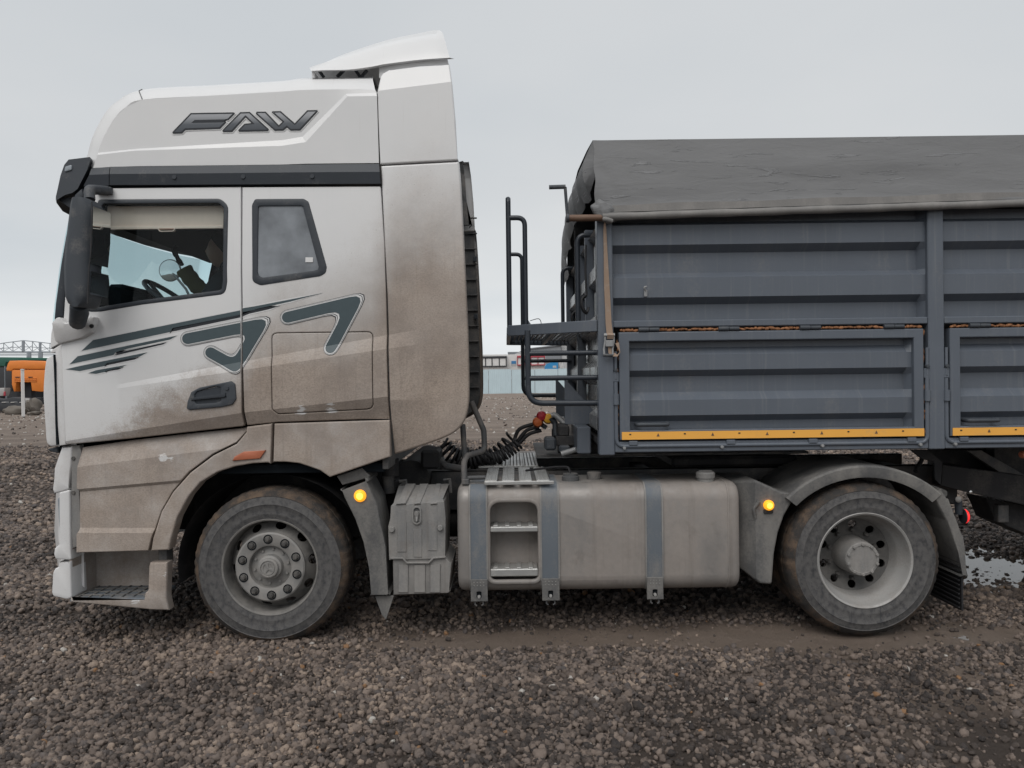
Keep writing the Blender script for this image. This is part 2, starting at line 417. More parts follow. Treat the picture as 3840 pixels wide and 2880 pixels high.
# cab paint: white, with a road-dirt film whose upper edge was surveyed along the side
def cab_paint(name, dirty=True, full=False, light=False):
    m, t, b, v = new_mat(name)
    sp = N(t, 'ShaderNodeSeparateXYZ'); t.links.new(v, sp.inputs[0])
    n_big = noise(t, v, 2.2, 5, 0.6); n_mid = noise(t, v, 9, 6, 0.62, 0.4); n_fine = noise(t, v, 110, 3, 0.7)
    if full:
        edge = mth(t, 'ADD', mth(t, 'MULTIPLY', n_big, 0.5), 0.10 if not light else -0.33)
    else:
        pts = [W(u, vv, 0) for u, vv in ((60, 1800), (200, 1680), (330, 1640), (430, 1580), (540, 1500), (640, 1440), (740, 1390), (840, 1360), (905, 1290), (960, 1150), (1050, 1090), (1180, 1060), (1290, 1010), (1390, 930), (1430, 830), (1480, 700), (1600, 660), (1740, 690), (1800, 740))]
        fc = N(t, 'ShaderNodeFloatCurve'); cv = fc.mapping.curves[0]
        x0, x1 = pts[0].x, pts[-1].x
        cv.points[0].location = (0, pts[0].z / 4); cv.points[1].location = (1, pts[-1].z / 4)
        for p in pts[1:-1]: cv.points.new((p.x - x0) / (x1 - x0), p.z / 4)
        for q in cv.points: q.handle_type = 'VECTOR'
        fc.mapping.update()
        t.links.new(mth(t, 'DIVIDE', mth(t, 'SUBTRACT', sp.outputs[0], x0), x1 - x0), fc.inputs['Value'])
        edge = mth(t, 'SUBTRACT', mth(t, 'MULTIPLY', fc.outputs[0], 4.0), sp.outputs[2])
        edge = mth(t, 'ADD', edge, mth(t, 'MULTIPLY', mth(t, 'SUBTRACT', n_big, 0.5), 0.34))
    edge = mth(t, 'ADD', edge, mth(t, 'MULTIPLY', mth(t, 'SUBTRACT', n_mid, 0.5), 0.28))
    edge = mth(t, 'ADD', edge, mth(t, 'MULTIPLY', mth(t, 'SUBTRACT', n_fine, 0.5), 0.26))
    if full: f = sstep(t, edge, -0.14, 0.45)
    else:                              # crisp spray edge on the door, long fade towards the rear
        mrx = N(t, 'ShaderNodeMapRange'); t.links.new(sp.outputs[0], mrx.inputs[0])
        for i_, q_ in zip((1, 2, 3, 4), (-2.2, -1.0, 0.20, 0.80)): mrx.inputs[i_].default_value = q_
        f = sstep(t, mth(t, 'DIVIDE', edge, mrx.outputs[0]), -0.35, 1.0)
    light = sstep(t, edge, -0.55, 0.15)
    f = mth(t, 'ADD', mth(t, 'MULTIPLY', f, mth(t, 'ADD', 0.66, mth(t, 'MULTIPLY', noise(t, v, 1.3, 4), 0.32))), mth(t, 'MULTIPLY', light, 0.13))
    white = mixc(t, n_big, (0.60, 0.605, 0.615), (0.685, 0.682, 0.68))
    mud = mixc(t, sstep(t, noise(t, v, 1.7, 7, 0.66), 0.36, 0.66), (0.345, 0.284, 0.238), (0.212, 0.168, 0.138))
    spk = sstep(t, noise(t, scaled(t, v, (1, 1, 1.5)), 75, 4, 0.75), 0.40, 0.66)
    mud = mixc(t, mth(t, 'MULTIPLY', spk, 0.60), mud, (0.165, 0.132, 0.108))
    mud = mixc(t, mth(t, 'MULTIPLY', sstep(t, noise(t, v, 24, 5, 0.7), 0.5, 0.72), 0.35), mud, (0.18, 0.145, 0.12))
    mud = mixc(t, mth(t, 'MULTIPLY', sstep(t, n_fine, 0.5, 0.8), 0.5), mud, (0.44, 0.385, 0.335))
    # scrapes where the film was rubbed off, on known spots
    scr = None
    for (u, vv, r) in ((610, 1715, .075), (905, 1622, .07), (540, 1900, .06), (1130, 1535, .09), (1250, 1530, .09), (640, 1720, .05), (500, 2255, .08), (620, 2160, .05)):
        c = W(u, vv, 0)
        dn = N(t, 'ShaderNodeVectorMath', operation='DISTANCE'); t.links.new(v, dn.inputs[0]); dn.inputs[1].default_value = c
        k = mth(t, 'SUBTRACT', 1.0, mth(t, 'DIVIDE', dn.outputs['Value'], r), clamp=True)
        scr = k if scr is None else mth(t, 'MAXIMUM', scr, k)
    sv = scaled(t, v, (7, 1, 26))
    sn = noise(t, sv, 1.7, 5, 0.7, 0.8)
    scr = sstep(t, mth(t, 'ADD', mth(t, 'MULTIPLY', scr, 0.5), sn), 0.80, 0.88)
    f = mth(t, 'MULTIPLY', f, mth(t, 'SUBTRACT', 1.0, mth(t, 'MULTIPLY', scr, 0.8)))
    # faint run marks
    runs = sstep(t, noise(t, scaled(t, v, (60, 1, 2.2)), 1.0, 4, 0.6), 0.60, 0.78)
    f2 = mth(t, 'ADD', f, mth(t, 'MULTIPLY', runs, 0.10), clamp=True)
    dots = mth(t, 'MULTIPLY', sstep(t, noise(t, v, 150, 2, 0.6), 0.66, 0.71), sstep(t, light, 0.25, 0.9))
    dots2 = mth(t, 'MULTIPLY', sstep(t, noise(t, scaled(t, v, (1.6, 1, 1)), 60, 2, 0.5), 0.72, 0.75), sstep(t, light, 0.4, 1.0))
    dots = mth(t, 'MAXIMUM', mth(t, 'MULTIPLY', dots, 0.55), mth(t, 'MULTIPLY', dots2, 0.7))
    f2 = mth(t, 'MAXIMUM', f2, dots); mud = mixc(t, dots, mud, (0.12, 0.092, 0.074))
    streak = mth(t, 'MULTIPLY', sstep(t, noise(t, scaled(t, v, (34, 1, 1.3)), 1.0, 4, 0.6), 0.55, 0.72), mth(t, 'MULTIPLY', f, 0.35))
    mud = mixc(t, streak, mud, (0.155, 0.122, 0.10))
    t.links.new(mixc(t, f2, white, mud), b.inputs['Base Color'])
    t.links.new(mth(t, 'ADD', mth(t, 'MULTIPLY', f, 0.5), 0.28), b.inputs['Roughness'])
    bump(t, b, mth(t, 'ADD', mth(t, 'MULTIPLY', f, 0.6), mth(t, 'MULTIPLY', mth(t, 'MULTIPLY', n_fine, f), 1.0)), 0.25, 0.003)
    MAT[name] = m; return m
cab_paint('cab_paint'); cab_paint('cab_mud', full=True); cab_paint('cab_front', full=True, light=True)
worn('black_trim', (0.030, 0.036, 0.045), (0.16, 0.155, 0.15), 0.22, 0.5, scale=6)
worn('grey_trim', (0.045, 0.052, 0.062), (0.18, 0.17, 0.16), 0.25, 0.55, scale=8)
worn('mudguard', (0.085, 0.085, 0.086), (0.205, 0.195, 0.182), 0.62, 0.65, scale=5, streak=0.5)
worn('moulding', (0.165, 0.165, 0.165), (0.265, 0.252, 0.238), 0.7, 0.6, scale=6, streak=0.4)
worn('alloy_tank', (0.245, 0.232, 0.222), (0.262, 0.232, 0.210), 0.66, 0.40, 0.35, scale=3, streak=0.35)
worn('strap_band', (0.115, 0.132, 0.152), (0.23, 0.215, 0.20), 0.45, 0.6, scale=7, streak=0.4)
worn('tread_alloy', (0.42, 0.42, 0.41), (0.26, 0.24, 0.22), 0.35, 0.4, 0.6, scale=14)
worn('frame_black', (0.022, 0.022, 0.024), (0.10, 0.09, 0.082), 0.35, 0.7, scale=6)
worn('frame_grey', (0.07, 0.072, 0.075), (0.2, 0.18, 0.165), 0.5, 0.65, scale=7)
worn('tyre_side', (0.034, 0.035, 0.039), (0.108, 0.104, 0.102), 0.78, 0.75, scale=34, streak=0.8, grain=0.8)
worn('tyre_tread', (0.030, 0.028, 0.027), (0.150, 0.100, 0.066), 0.48, 0.85, scale=9, grain=0.9)
worn('wheel_steel', (0.20, 0.197, 0.192), (0.265, 0.25, 0.235), 0.6, 0.5, 0.15, scale=12)
worn('disc_half_shaded', (0.12, 0.118, 0.115), (0.22, 0.208, 0.194), 0.66, 0.55, 0.1, scale=12)  # darker copy of the wheel steel, shade inside the front rim painted in
worn('disc_shaded', (0.08, 0.079, 0.078), (0.155, 0.147, 0.138), 0.6, 0.6, 0.1, scale=9)  # darkest copy of the wheel steel, shade deep in the rear rim painted in
worn('rim_steel', (0.33, 0.325, 0.318), (0.235, 0.22, 0.205), 0.55, 0.5, 0.15, scale=6)
worn('nut_steel', (0.07, 0.068, 0.066), (0.14, 0.13, 0.12), 0.5, 0.5, 0.2, scale=20)
worn('rubber', (0.018, 0.018, 0.02), (0.1, 0.09, 0.085), 0.2, 0.55, scale=20)
plain('inner_dark', (0.010, 0.013, 0.016), 0.85, spec=0.1)
plain('seat_cloth', (0.018, 0.020, 0.024), 0.9, spec=0.1)
plain('blind', (0.86, 0.61, 0.51), 0.8, vary=.06)
plain('decal_slate', (0.052, 0.075, 0.085), 0.45)
plain('decal_dark', (0.013, 0.016, 0.022), 0.45)
plain('decal_white', (0.62, 0.62, 0.62), 0.45)
plain('lens_amber', (0.95, 0.36, 0.02), 0.3, emit=0.9)
plain('lens_amber_core', (1.0, 0.62, 0.06), 0.3, emit=2.2)
plain('lens_red', (0.85, 0.03, 0.03), 0.3, emit=0.7)
plain('lens_orange_off', (0.40, 0.13, 0.07), 0.45)
plain('lens_clear', (0.26, 0.29, 0.32), 0.08, spec=0.9)
plain('chrome', (0.7, 0.7, 0.7), 0.25, 1.0)
plain('mirror_glass', (0.75, 0.78, 0.8), 0.03, 1.0, vary=0.0)
glass('cab_glass', (0.82, 0.95, 0.97), 0.02, film=0.004)
glass('dark_glass', (0.10, 0.11, 0.12), 0.10, film=0.75, film_col=(0.27, 0.29, 0.315))
# ================================================================== GROUND
class VNoise:
    def __init__(s, seed, n=64): s.n = n; s.g = np.random.default_rng(seed).random((n, n))
    def __call__(s, x, y):
        x, y = np.asarray(x, float), np.asarray(y, float)
        xi, yi = np.floor(x).astype(int), np.floor(y).astype(int); fx, fy = x - xi, y - yi
        fx, fy = fx * fx * (3 - 2 * fx), fy * fy * (3 - 2 * fy); n = s.n; g = s.g
        a, b = g[xi % n, yi % n], g[(xi + 1) % n, yi % n]; c, d = g[xi % n, (yi + 1) % n], g[(xi + 1) % n, (yi + 1) % n]
        return (a * (1 - fx) + b * fx) * (1 - fy) + (c * (1 - fx) + d * fx) * fy - .5
v1, v2, v3, v4 = VNoise(1), VNoise(2), VNoise(3), VNoise(4)
def sm(x, a, b):
    t = np.clip((x - a) / (b - a), 0, 1); return t * t * (3 - 2 * t)
def track(x, y):
    """wheel rut pressed smooth along the near side, muddy"""
    c = .06 + .10 * v1(x * .5 + 9, 3.3)
    w_ = .27 + .12 * v2(x * .8, 7.7)
    return np.exp(-((y - c) / w_) ** 2) * sm(x, -1.6, -.7) * (.55 + .9 * np.clip(v3(x * 1.1, 1.5) + .35, 0, 1))
def mudv(x, y):
    return np.clip(track(x, y) + .75 * sm(x, .2, 2.6) * (1 - sm(y, -.2, .6)) * np.clip(.75 + 1.6 * v2(x * 1.3 + 4, y * 1.3), 0, 1), 0, 1)
def gz(x, y):
    x, y = np.asarray(x, float), np.asarray(y, float)
    dist = np.sqrt(x * x + (y + 5) ** 2)
    near = 1 - sm(dist, 12, 30)
    h = .030 * v1(x * .9, y * .9) + .020 * v2(x * 2.7, y * 2.7) * near + .014 * v3(x * 8, y * 8) * near + .008 * v4(x * 21, y * 21) * (1 - sm(dist, 6, 10))
    h = h - .022 * track(x, y)
    # hollow behind the rear wheel that holds water
    h = h - .055 * np.exp(-(((x - 4.3) / 1.5) ** 2 + ((y - 1.75) / .95) ** 2))
    h = h - .020 * np.exp(-(((x - 3.1) / .42) ** 2 + ((y - .02) / .14) ** 2)) - .016 * np.exp(-(((x + .55) / .5) ** 2 + ((y - .20) / .10) ** 2))
    h = h + .25 * v1(x * .03 + 5, y * .03) * sm(dist, 25, 60) * 1.2
    return h
def axis(lo, hi, d, far):
    a = list(np.arange(lo, hi + 1e-6, d)); s = d
    r = a[-1]
    while r < far: s *= 1.16; r += s; a.append(r)
    s = d; l = a[0]
    while l > -far: s *= 1.16; l -= s; a.insert(0, l)
    return np.array(a)
gxs, gys = axis(-5.2, 6.6, .042, 900), axis(-2.2, 5.0, .042, 1500)
GX, GY = np.meshgrid(gxs, gys, indexing='ij'); GZ = gz(GX, GY)
nx_, ny_ = len(gxs), len(gys)
co = np.stack([GX, GY, GZ], -1).reshape(-1, 3)
ii = np.arange(nx_ * ny_).reshape(nx_, ny_)
fq = np.stack([ii[:-1, :-1], ii[1:, :-1], ii[1:, 1:], ii[:-1, 1:]], -1).reshape(-1, 4)
me = bpy.data.meshes.new('ground'); me.vertices.add(len(co)); me.vertices.foreach_set('co', co.ravel())
me.loops.add(fq.size); me.loops.foreach_set('vertex_index', fq.ravel()); me.polygons.add(len(fq))
me.polygons.foreach_set('loop_start', np.arange(len(fq)) * 4); me.update(calc_edges=True); me.validate(); me.shade_smooth()
at_ = me.attributes.new('rut', 'FLOAT', 'POINT'); at_.data.foreach_set('value', mudv(GX, GY).ravel().astype(np.float32))
m, t, b, v = new_mat('earth')
sp = N(t, 'ShaderNodeSeparateXYZ'); t.links.new(v, sp.inputs[0])
n1, n2, n3 = noise(t, v, .5, 6, .6), noise(t, v, 6, 6, .65), noise(t, v, 55, 4, .7)
gravel = mixc(t, n2, (.045, .036, .031), (.125, .098, .083))  # bed tone darkened to deepen the shaded gaps between stones
mud = mixc(t, n2, (.215, .165, .131), (.330, .262, .215))
dirt = mixc(t, sstep(t, noise(t, scaled(t, v, (.35, 1, 1)), .9, 7, .7), .3, .7), (.170, .134, .110), (.275, .222, .186))
fy = sstep(t, mth(t, 'ADD', sp.outputs[1], mth(t, 'MULTIPLY', n1, 14.0)), 12.0, 26.0)
at1 = N(t, 'ShaderNodeAttribute'); at1.attribute_name = 'rut'
colr = mixc(t, fy, gravel, dirt)
colr = mixc(t, mth(t, 'MULTIPLY', sstep(t, at1.outputs['Fac'], .15, .6), .9), colr, mud)
t.links.new(colr, b.inputs['Base Color'])
t.links.new(mth(t, 'SUBTRACT', .92, mth(t, 'MULTIPLY', sstep(t, at1.outputs['Fac'], .2, .8), .25)), b.inputs['Roughness']); b.inputs['Specular IOR Level'].default_value = .35
bump(t, b, mth(t, 'ADD', mth(t, 'ADD', n3, noise(t, v, 160, 3, .7)), mth(t, 'MULTIPLY', n2, 2.0)), 1.0, .03)
MAT['earth'] = m
ground = link('ground', me, m); tag(ground, 'brown gravel and mud yard ground', None, None, 'structure')

# standing water: flat sheets lying a little above the hollows of the ground
m, t, b, v = new_mat('puddle_water')
b.inputs['Base Color'].default_value = (.075, .058, .044, 1); b.inputs['Roughness'].default_value = .03; b.inputs['IOR'].default_value = 1.33
b.inputs['Specular IOR Level'].default_value = .9
bump(t, b, noise(t, v, 6, 2), .02, .01); MAT['puddle_water'] = m
def puddle(cx, cy, rx_, ry_, z):
    bm = bmesh.new(); n = 28
    vs_ = [bm.verts.new((cx + rx_ * math.cos(2 * math.pi * k / n) * (1 + .12 * math.sin(3 * k)), cy + ry_ * math.sin(2 * math.pi * k / n) * (1 + .1 * math.cos(2.3 * k)), z)) for k in range(n)]
    bm.faces.new(vs_); o = finish('puddle', bm, MAT['puddle_water'], None, None, norm=False)
    return tag(o, None, None, None, 'structure')
puddle(4.3, 1.75, 2.0, 1.25, -.029); puddle(3.2, .02, .30, .12, -.033)

# ---- loose stones (too many to count): instanced on points, one object
def scatter(x0, x1, y0, y1, dens, smin, smax, mask=True, keep=None):
    n = int((x1 - x0) * (y1 - y0) * dens); x = rng.uniform(x0, x1, n); y = rng.uniform(y0, y1, n)
    k = np.ones(n, bool)
    ang_ok = np.abs(x) < (y + 5) * .72 + 1.7; k &= ang_ok
    if mask:
        rut = track(x, y); k &= rng.random(n) > np.clip(rut * 1.7 - .1, 0, .96)
        pat = v2(x * 1.3 + 4, y * 1.3) + .5 * v3(x * 3.1, y * 3.1); k &= rng.random(n) < np.clip(.82 + pat * 1.2 - .42 * sm(x, .3, 2.4) * (y < .1), .12, 1)
    x, y = x[k], y[k]; n = len(x)
    s = smin + (smax - smin) * rng.random(n) ** 2.6
    return x, y, s
sets = [scatter(-5.0, 5.2, -2.2, .7, 4700, .0065, .020), scatter(-3.4, 3.6, -1.95, .4, 2200, .0035, .008), scatter(-5, 5, -2.2, .4, 70, .018, .030), scatter(-7, 7.2, .7, 3.2, 1300, .012, .028), scatter(-9.5, 9.5, 3.2, 7, 460, .016, .034), scatter(-14, 14, 7, 16, 130, .02, .045), scatter(-40, 40, 14, 60, 2.2, .02, .06, False)]
x = np.concatenate([q[0] for q in sets]); y = np.concatenate([q[1] for q in sets]); s = np.concatenate([q[2] for q in sets]); n = len(x)
z = gz(x, y) + s * rng.uniform(.0, .75, n)
me = bpy.data.meshes.new('gravel'); me.vertices.add(n); me.vertices.foreach_set('co', np.stack([x, y, z], -1).ravel())
def attr(nm, typ, arr):
    a = me.attributes.new(nm, typ, 'POINT'); a.data.foreach_set('vector' if typ == 'FLOAT_VECTOR' else 'value', arr.ravel())
attr('srot', 'FLOAT_VECTOR', (rng.random((n, 3)) * [.8, .8, 6.28]).astype(np.float32))
sc3 = s[:, None] * (.75 + .5 * rng.random((n, 3))) * [1.05, 1.0, .86]
attr('sscl', 'FLOAT_VECTOR', sc3.astype(np.float32))
tint = np.clip(rng.random(n) * .93 + .05 + .45 * v1(x * .9 + 3, y * .9 + 8) + .3 * v2(x * 3, y * 3), 0, .93); pale = rng.random(n)
tint[pale > .9935] = .955; tint[pale > .9965] = .985
farw = (y > 16) & (rng.random(n) < .5); tint[farw] = .99
attr('tint', 'FLOAT', tint.astype(np.float32)); attr('pick', 'INT', rng.integers(0, 6, n).astype(np.int32))
m, t, b, v = new_mat('stones')
a1 = N(t, 'ShaderNodeAttribute'); a1.attribute_type = 'INSTANCER'; a1.attribute_name = 'tint'
c0 = ramp(t, a1.outputs['Fac'], [(0, (.030, .026, .026)), (.25, (.075, .060, .053)), (.45, (.165, .130, .110)), (.7, (.245, .193, .162)), (.84, (.080, .072, .073)), (.93, (.330, .258, .208)), (.95, (.32, .17, .075)), (.97, (.26, .16, .10)), (.98, (.50, .47, .43)), (1, (.60, .58, .55))])
c0 = mixc(t, mth(t, 'MULTIPLY', sstep(t, noise(t, v, 1.3, 5, .65), .35, .7), .35), c0, (.165, .130, .108), 'MIX')
t.links.new(c0, b.inputs['Base Color'])
t.links.new(mth(t, 'ADD', mth(t, 'MULTIPLY', noise(t, v, 2, 3), .5), .38), b.inputs['Roughness']); b.inputs['Specular IOR Level'].default_value = .4
bump(t, b, noise(t, v, 3.5, 5, .7), .5, .15); MAT['stones'] = m
ng = bpy.data.node_groups.new('gravel_nodes', 'GeometryNodeTree')
ng.interface.new_socket('Geometry', in_out='INPUT', socket_type='NodeSocketGeometry'); ng.interface.new_socket('Geometry', in_out='OUTPUT', socket_type='NodeSocketGeometry')
gi, go = N(ng, 'NodeGroupInput'), N(ng, 'NodeGroupOutput')
jn = N(ng, 'GeometryNodeJoinGeometry')
for k in range(6):
    ico = N(ng, 'GeometryNodeMeshIcoSphere'); ico.inputs['Radius'].default_value = 1; ico.inputs['Subdivisions'].default_value = 2
    pos = N(ng, 'GeometryNodeInputPosition')
    nz = N(ng, 'ShaderNodeTexNoise'); nz.inputs['Scale'].default_value = 1.15; nz.inputs['Detail'].default_value = 4
    ad = N(ng, 'ShaderNodeVectorMath', operation='ADD'); ad.inputs[1].default_value = (k * 7.3, k * 3.1, k * 1.7)
    ng.links.new(pos.outputs[0], ad.inputs[0]); ng.links.new(ad.outputs[0], nz.inputs['Vector'])
    sb = N(ng, 'ShaderNodeVectorMath', operation='SUBTRACT'); sb.inputs[1].default_value = (.5, .5, .5)
    ng.links.new(nz.outputs['Color'], sb.inputs[0])
    sc = N(ng, 'ShaderNodeVectorMath', operation='SCALE'); sc.inputs['Scale'].default_value = 1.8; ng.links.new(sb.outputs[0], sc.inputs[0])
    spn = N(ng, 'GeometryNodeSetPosition'); ng.links.new(ico.outputs['Mesh'], spn.inputs['Geometry']); ng.links.new(sc.outputs[0], spn.inputs['Offset'])
    sh = N(ng, 'GeometryNodeSetShadeSmooth'); sh.inputs['Shade Smooth'].default_value = True; ng.links.new(spn.outputs[0], sh.inputs['Geometry'])
    sm_ = N(ng, 'GeometryNodeSetMaterial'); sm_.inputs['Material'].default_value = m; ng.links.new(sh.outputs[0], sm_.inputs['Geometry'])
    g2 = N(ng, 'GeometryNodeGeometryToInstance'); ng.links.new(sm_.outputs[0], g2.inputs[0]); ng.links.new(g2.outputs[0], jn.inputs[0])
iop = N(ng, 'GeometryNodeInstanceOnPoints'); iop.inputs['Pick Instance'].default_value = True
def named(nm, typ):
    q = N(ng, 'GeometryNodeInputNamedAttribute'); q.data_type = typ; q.inputs['Name'].default_value = nm
    return [o_ for o_ in q.outputs if o_.enabled and o_.name == 'Attribute'][0]
ng.links.new(gi.outputs[0], iop.inputs['Points']); ng.links.new(jn.outputs[0], iop.inputs['Instance'])
ng.links.new(named('pick', 'INT'), iop.inputs['Instance Index'])
e2r = N(ng, 'FunctionNodeEulerToRotation'); ng.links.new(named('srot', 'FLOAT_VECTOR'), e2r.inputs[0]); ng.links.new(e2r.outputs[0], iop.inputs['Rotation'])
ng.links.new(named('sscl', 'FLOAT_VECTOR'), iop.inputs['Scale']); ng.links.new(iop.outputs[0], go.inputs[0])
me.materials.append(m)
grav = bpy.data.objects.new('gravel', me); COL.objects.link(grav); gm = grav.modifiers.new('gravel', 'NODES'); gm.node_group = ng
tag(grav, 'loose brown-grey gravel stones scattered over the yard', 'gravel', None, 'stuff')
# ================================================================== TRACTOR UNIT
YW = 2.5                                   # vehicle width
truck = thing('tractor_unit', 'white high-roof tractor unit with mud-splashed lower cab, facing left', 'truck', (-1.5, 1.25, 0))
def mirror(o, parent, name=None):
    me = o.data.copy(); me.transform(Matrix(((1, 0, 0, 0), (0, -1, 0, YW), (0, 0, 1, 0), (0, 0, 0, 1)))); me.flip_normals()
    return link(name or o.name.split('.')[0], me, None, parent)
def ln(a, b):                               # straight survey line on the side -> z(x)
    A, B = W(*a, 0), W(*b, 0)
    return (A.x, A.z), (B.x, B.z), (lambda x: A.z + (B.z - A.z) * (x - A.x) / (B.x - A.x))
U_a, U_b, zU = ln((326, 1463), (1446, 1258))
L_a, L_b, zL = ln((326, 1474), (1446, 1310))
D_a, D_b, zD = ln((243, 1655), (914, 1547))
V_a, V_b, zV = ln((914, 1547), (1455, 1487))
xl, xr = U_a[0], U_b[0]
def side_relief(x, z):
    k = min(max((x - xl) / (xr - xl), 0), 1); y = 0.0
    if zU(x) > zL(x): y -= 0.034 * k * min(max((zU(x) - z) / max(zU(x) - zL(x), 1e-3), 0), 1)
    zb = zD(x) if x < D_b[0] else zV(x)
    if x > xr + .015:                      # the folds die out over the rear fairing
        fd = max(0.0, 1 - (x - xr) / .36)
        y = -.034 * min(max((zU(x) - z) / max(zU(x) - zL(x), 1e-3), 0), 1) * fd
        zb = zV(xr) - .02
        if z < zb: y += (zb - z) * 0.30 * fd
    elif z < zb: y += (zb - z) * 0.42
    if z > 2.45: y += (z - 2.45) * 0.05
    return y
side_lines = [(U_a, U_b), (L_a, L_b), ((-4, 2.45), (0, 2.45))]
grid = [((x, 0), (x, 1)) for x in np.arange(-3.2, -0.3, 0.22)]

# ---- cab core (dark shell behind the panels)
bx0, bx1 = W(1452, 1500, 0).x, -3.05
core = box('cab_floor', -3.0, bx1 + 2.2, 0.08, YW - 0.08, 1.10, 1.16, MAT['inner_dark'], truck)
box('cab_rear_wall', -0.86, -0.82, 0.06, YW - 0.06, 1.12, 3.62, MAT['frame_grey'], truck)
box('cab_partition', -1.62, -1.60, 0.07, YW - 0.07, 1.16, 3.0, MAT['inner_dark'], truck)
box('cab_firewall', -3.02, -2.98, 0.12, YW - 0.12, 1.12, 2.28, MAT['inner_dark'], truck)

# ---- doors
win = fillet(P('C 604,247 1664,241 1727,300 1728,960 1712,1062 1000,1152 640,1213 508,1216 560,1040 603,700'), [.02, .06, .06, .05, .07, .3, .1, .03, .1, .2], 7)
door_out = fillet(P('C 560,134 1843,126 1852,700 1857,1100 E 1868,560 1876,690 1300,753 850,803 330,852 316,500 300,120 C 292,1496 316,1250 334,950 350,850 405,420 490,200'), [.03, .004, 0, 0, 0, .02, 0, 0, .02, 0, 0, 0, 0, 0, 0, 0, 0])
door = panel('door', door_out, 0.0, MAT['cab_paint'], truck, [win], 0.05, 0.006, side_lines + [(D_a, D_b)] + grid, side_relief, gap=0.003)
def ring(name, loop, wi, Y, mat, parent, depth=0.02, lip=0.003, relief=None):
    return panel(name, loop, Y, mat, parent, [offset2(loop, -wi)], depth, lip, relief=relief, ang=30)
gl_rel = lambda x, z: max(z - 2.45, 0) * 0.05
seal = ring('window_seal', offset2(win, 0.004), 0.030, -0.004, MAT['black_trim'], door, 0.04, 0.006, gl_rel)
pane = panel('window_pane', offset2(win, -0.02), 0.016, MAT['cab_glass'], door, depth=0.0, lip=0, relief=gl_rel)
# half-raised second pane edge line (glass lowered a little)
blind = panel('roller_blind', P('C 682,262 1694,262 1692,494 682,504', 0.07), 0.07, MAT['blind'], door, depth=0.012, lip=0.003, relief=gl_rel, ang=30)
panel('blind_rail', P('C 640,474 1690,468 1690,494 640,506', 0.06), 0.062, MAT['blind'], blind, depth=0.02, lip=0.004, relief=gl_rel, ang=30)
ring('blind_handle', fillet(P('C 1112,488 1280,488 1262,522 1140,524', 0.06), .01), 0.006, 0.06, MAT['blind'], blind, 0.02, 0.002, gl_rel)
panel('blind_case', P('C 600,243 1720,238 1700,300 600,305', 0.08), 0.064, MAT['inner_dark'], door, depth=0.05, lip=0.004, relief=gl_rel, ang=30)
tube('blind_guide', fillet([pt('S', 197, 150, .055), pt('S', 197, 725, .055), pt('S', 180, 742, .055), pt('S', 120, 742, .055)], .01, closed=False), 0.004, MAT['black_trim'], door, 6)
# inner door trim below the sill
panel('door_trim', P('C 500,1235 1800,1075 E 1850,560 340,760'), 0.07, MAT['inner_dark'], door, depth=0.04, lip=0.01)
# far door: real twin of the near one
fdoor = mirror(door, truck); mirror(seal, fdoor); mirror(pane, fdoor)
# door handle
hd = fillet(P('E 1392,535 1402,468 1432,392 1505,352 1780,297 1812,322 1822,450 1790,498 1700,520 1420,546'), .012)
handle = panel('door_handle', hd, -0.012, MAT['grey_trim'], door, [fillet(P('E 1462,416 1482,388 1640,342 1690,352 1692,470 1640,484 1480,494 1464,470'), .012)], 0.03, 0.006, relief=lambda x, z: side_relief(x, z), ang=25)
panel('handle_cup', P('E 1450,500 1450,395 1700,335 1705,480'), -0.003, MAT['black_trim'], handle, depth=0.002, lip=0.001, relief=side_relief)
panel('handle_grip', fillet(P('E 1430,432 1735,392 1742,428 1735,438 1432,466'), .008), -0.022, MAT['grey_trim'], handle, depth=0.022, lip=0.008, relief=side_relief, ang=30)
lathe('lock_barrel', (pt('E', 1735, 358, -0.02)), [(0.0, -0.016), (0.012, -0.016), (0.013, 0.02)], MAT['grey_trim'], handle, 14)

# ---- sleeper side
sw_out = fillet(P('D -18,238 405,235 448,262 612,830 604,884 556,912 40,992 C 1950,960 1937,290'), [.02, .035, .035, .03, .03, .03, .05, .04, .05], 6)
sw_in = fillet(P('D 12,300 388,298 400,312 542,828 536,852 500,864 60,924 22,908 14,870'), [.015, .01, .01, .01, .01, .015, .02, .02, .02])
hatch = fillet(P('Z 586,719 806,716 808,884 601,895 589,884'), [.04, .04, .05, .03, .03])
sl_out = P('C 1856,124 D 1074,117 1090,340 1112,640 1128,1100 1142,1655 Z 842,905 600,913 531,920 528,880 523,700 519,400')
sleeper = panel('sleeper_side', sl_out, 0.0, MAT['cab_paint'], truck, [offset2(sw_out, -0.01), hatch], 0.05, 0.006, side_lines + [(V_a, V_b)] + grid, side_relief, gap=0.003)
swf = panel('sleeper_window', sw_out, -0.004, MAT['black_trim'], sleeper, [sw_in], 0.02, 0.004, relief=gl_rel, ang=30)
panel('window_pane', offset2(sw_in, 0.01), 0.004, MAT['dark_glass'], swf, depth=0, lip=0, relief=gl_rel)
panel('glass_sticker', P('D 426,748 491,748 491,790 426,790'), 0.001, MAT['decal_white'], swf, depth=0, lip=0, relief=gl_rel)
panel('locker_hatch', hatch, 0.0, MAT['cab_paint'], sleeper, [], 0.04, 0.006, side_lines + [(V_a, V_b)] + grid, side_relief, gap=0.004)
panel('hatch_backing', offset2(hatch, 0.02), 0.045, MAT['inner_dark'], sleeper, [], 0.01, 0.002)
mirror(sleeper, truck)

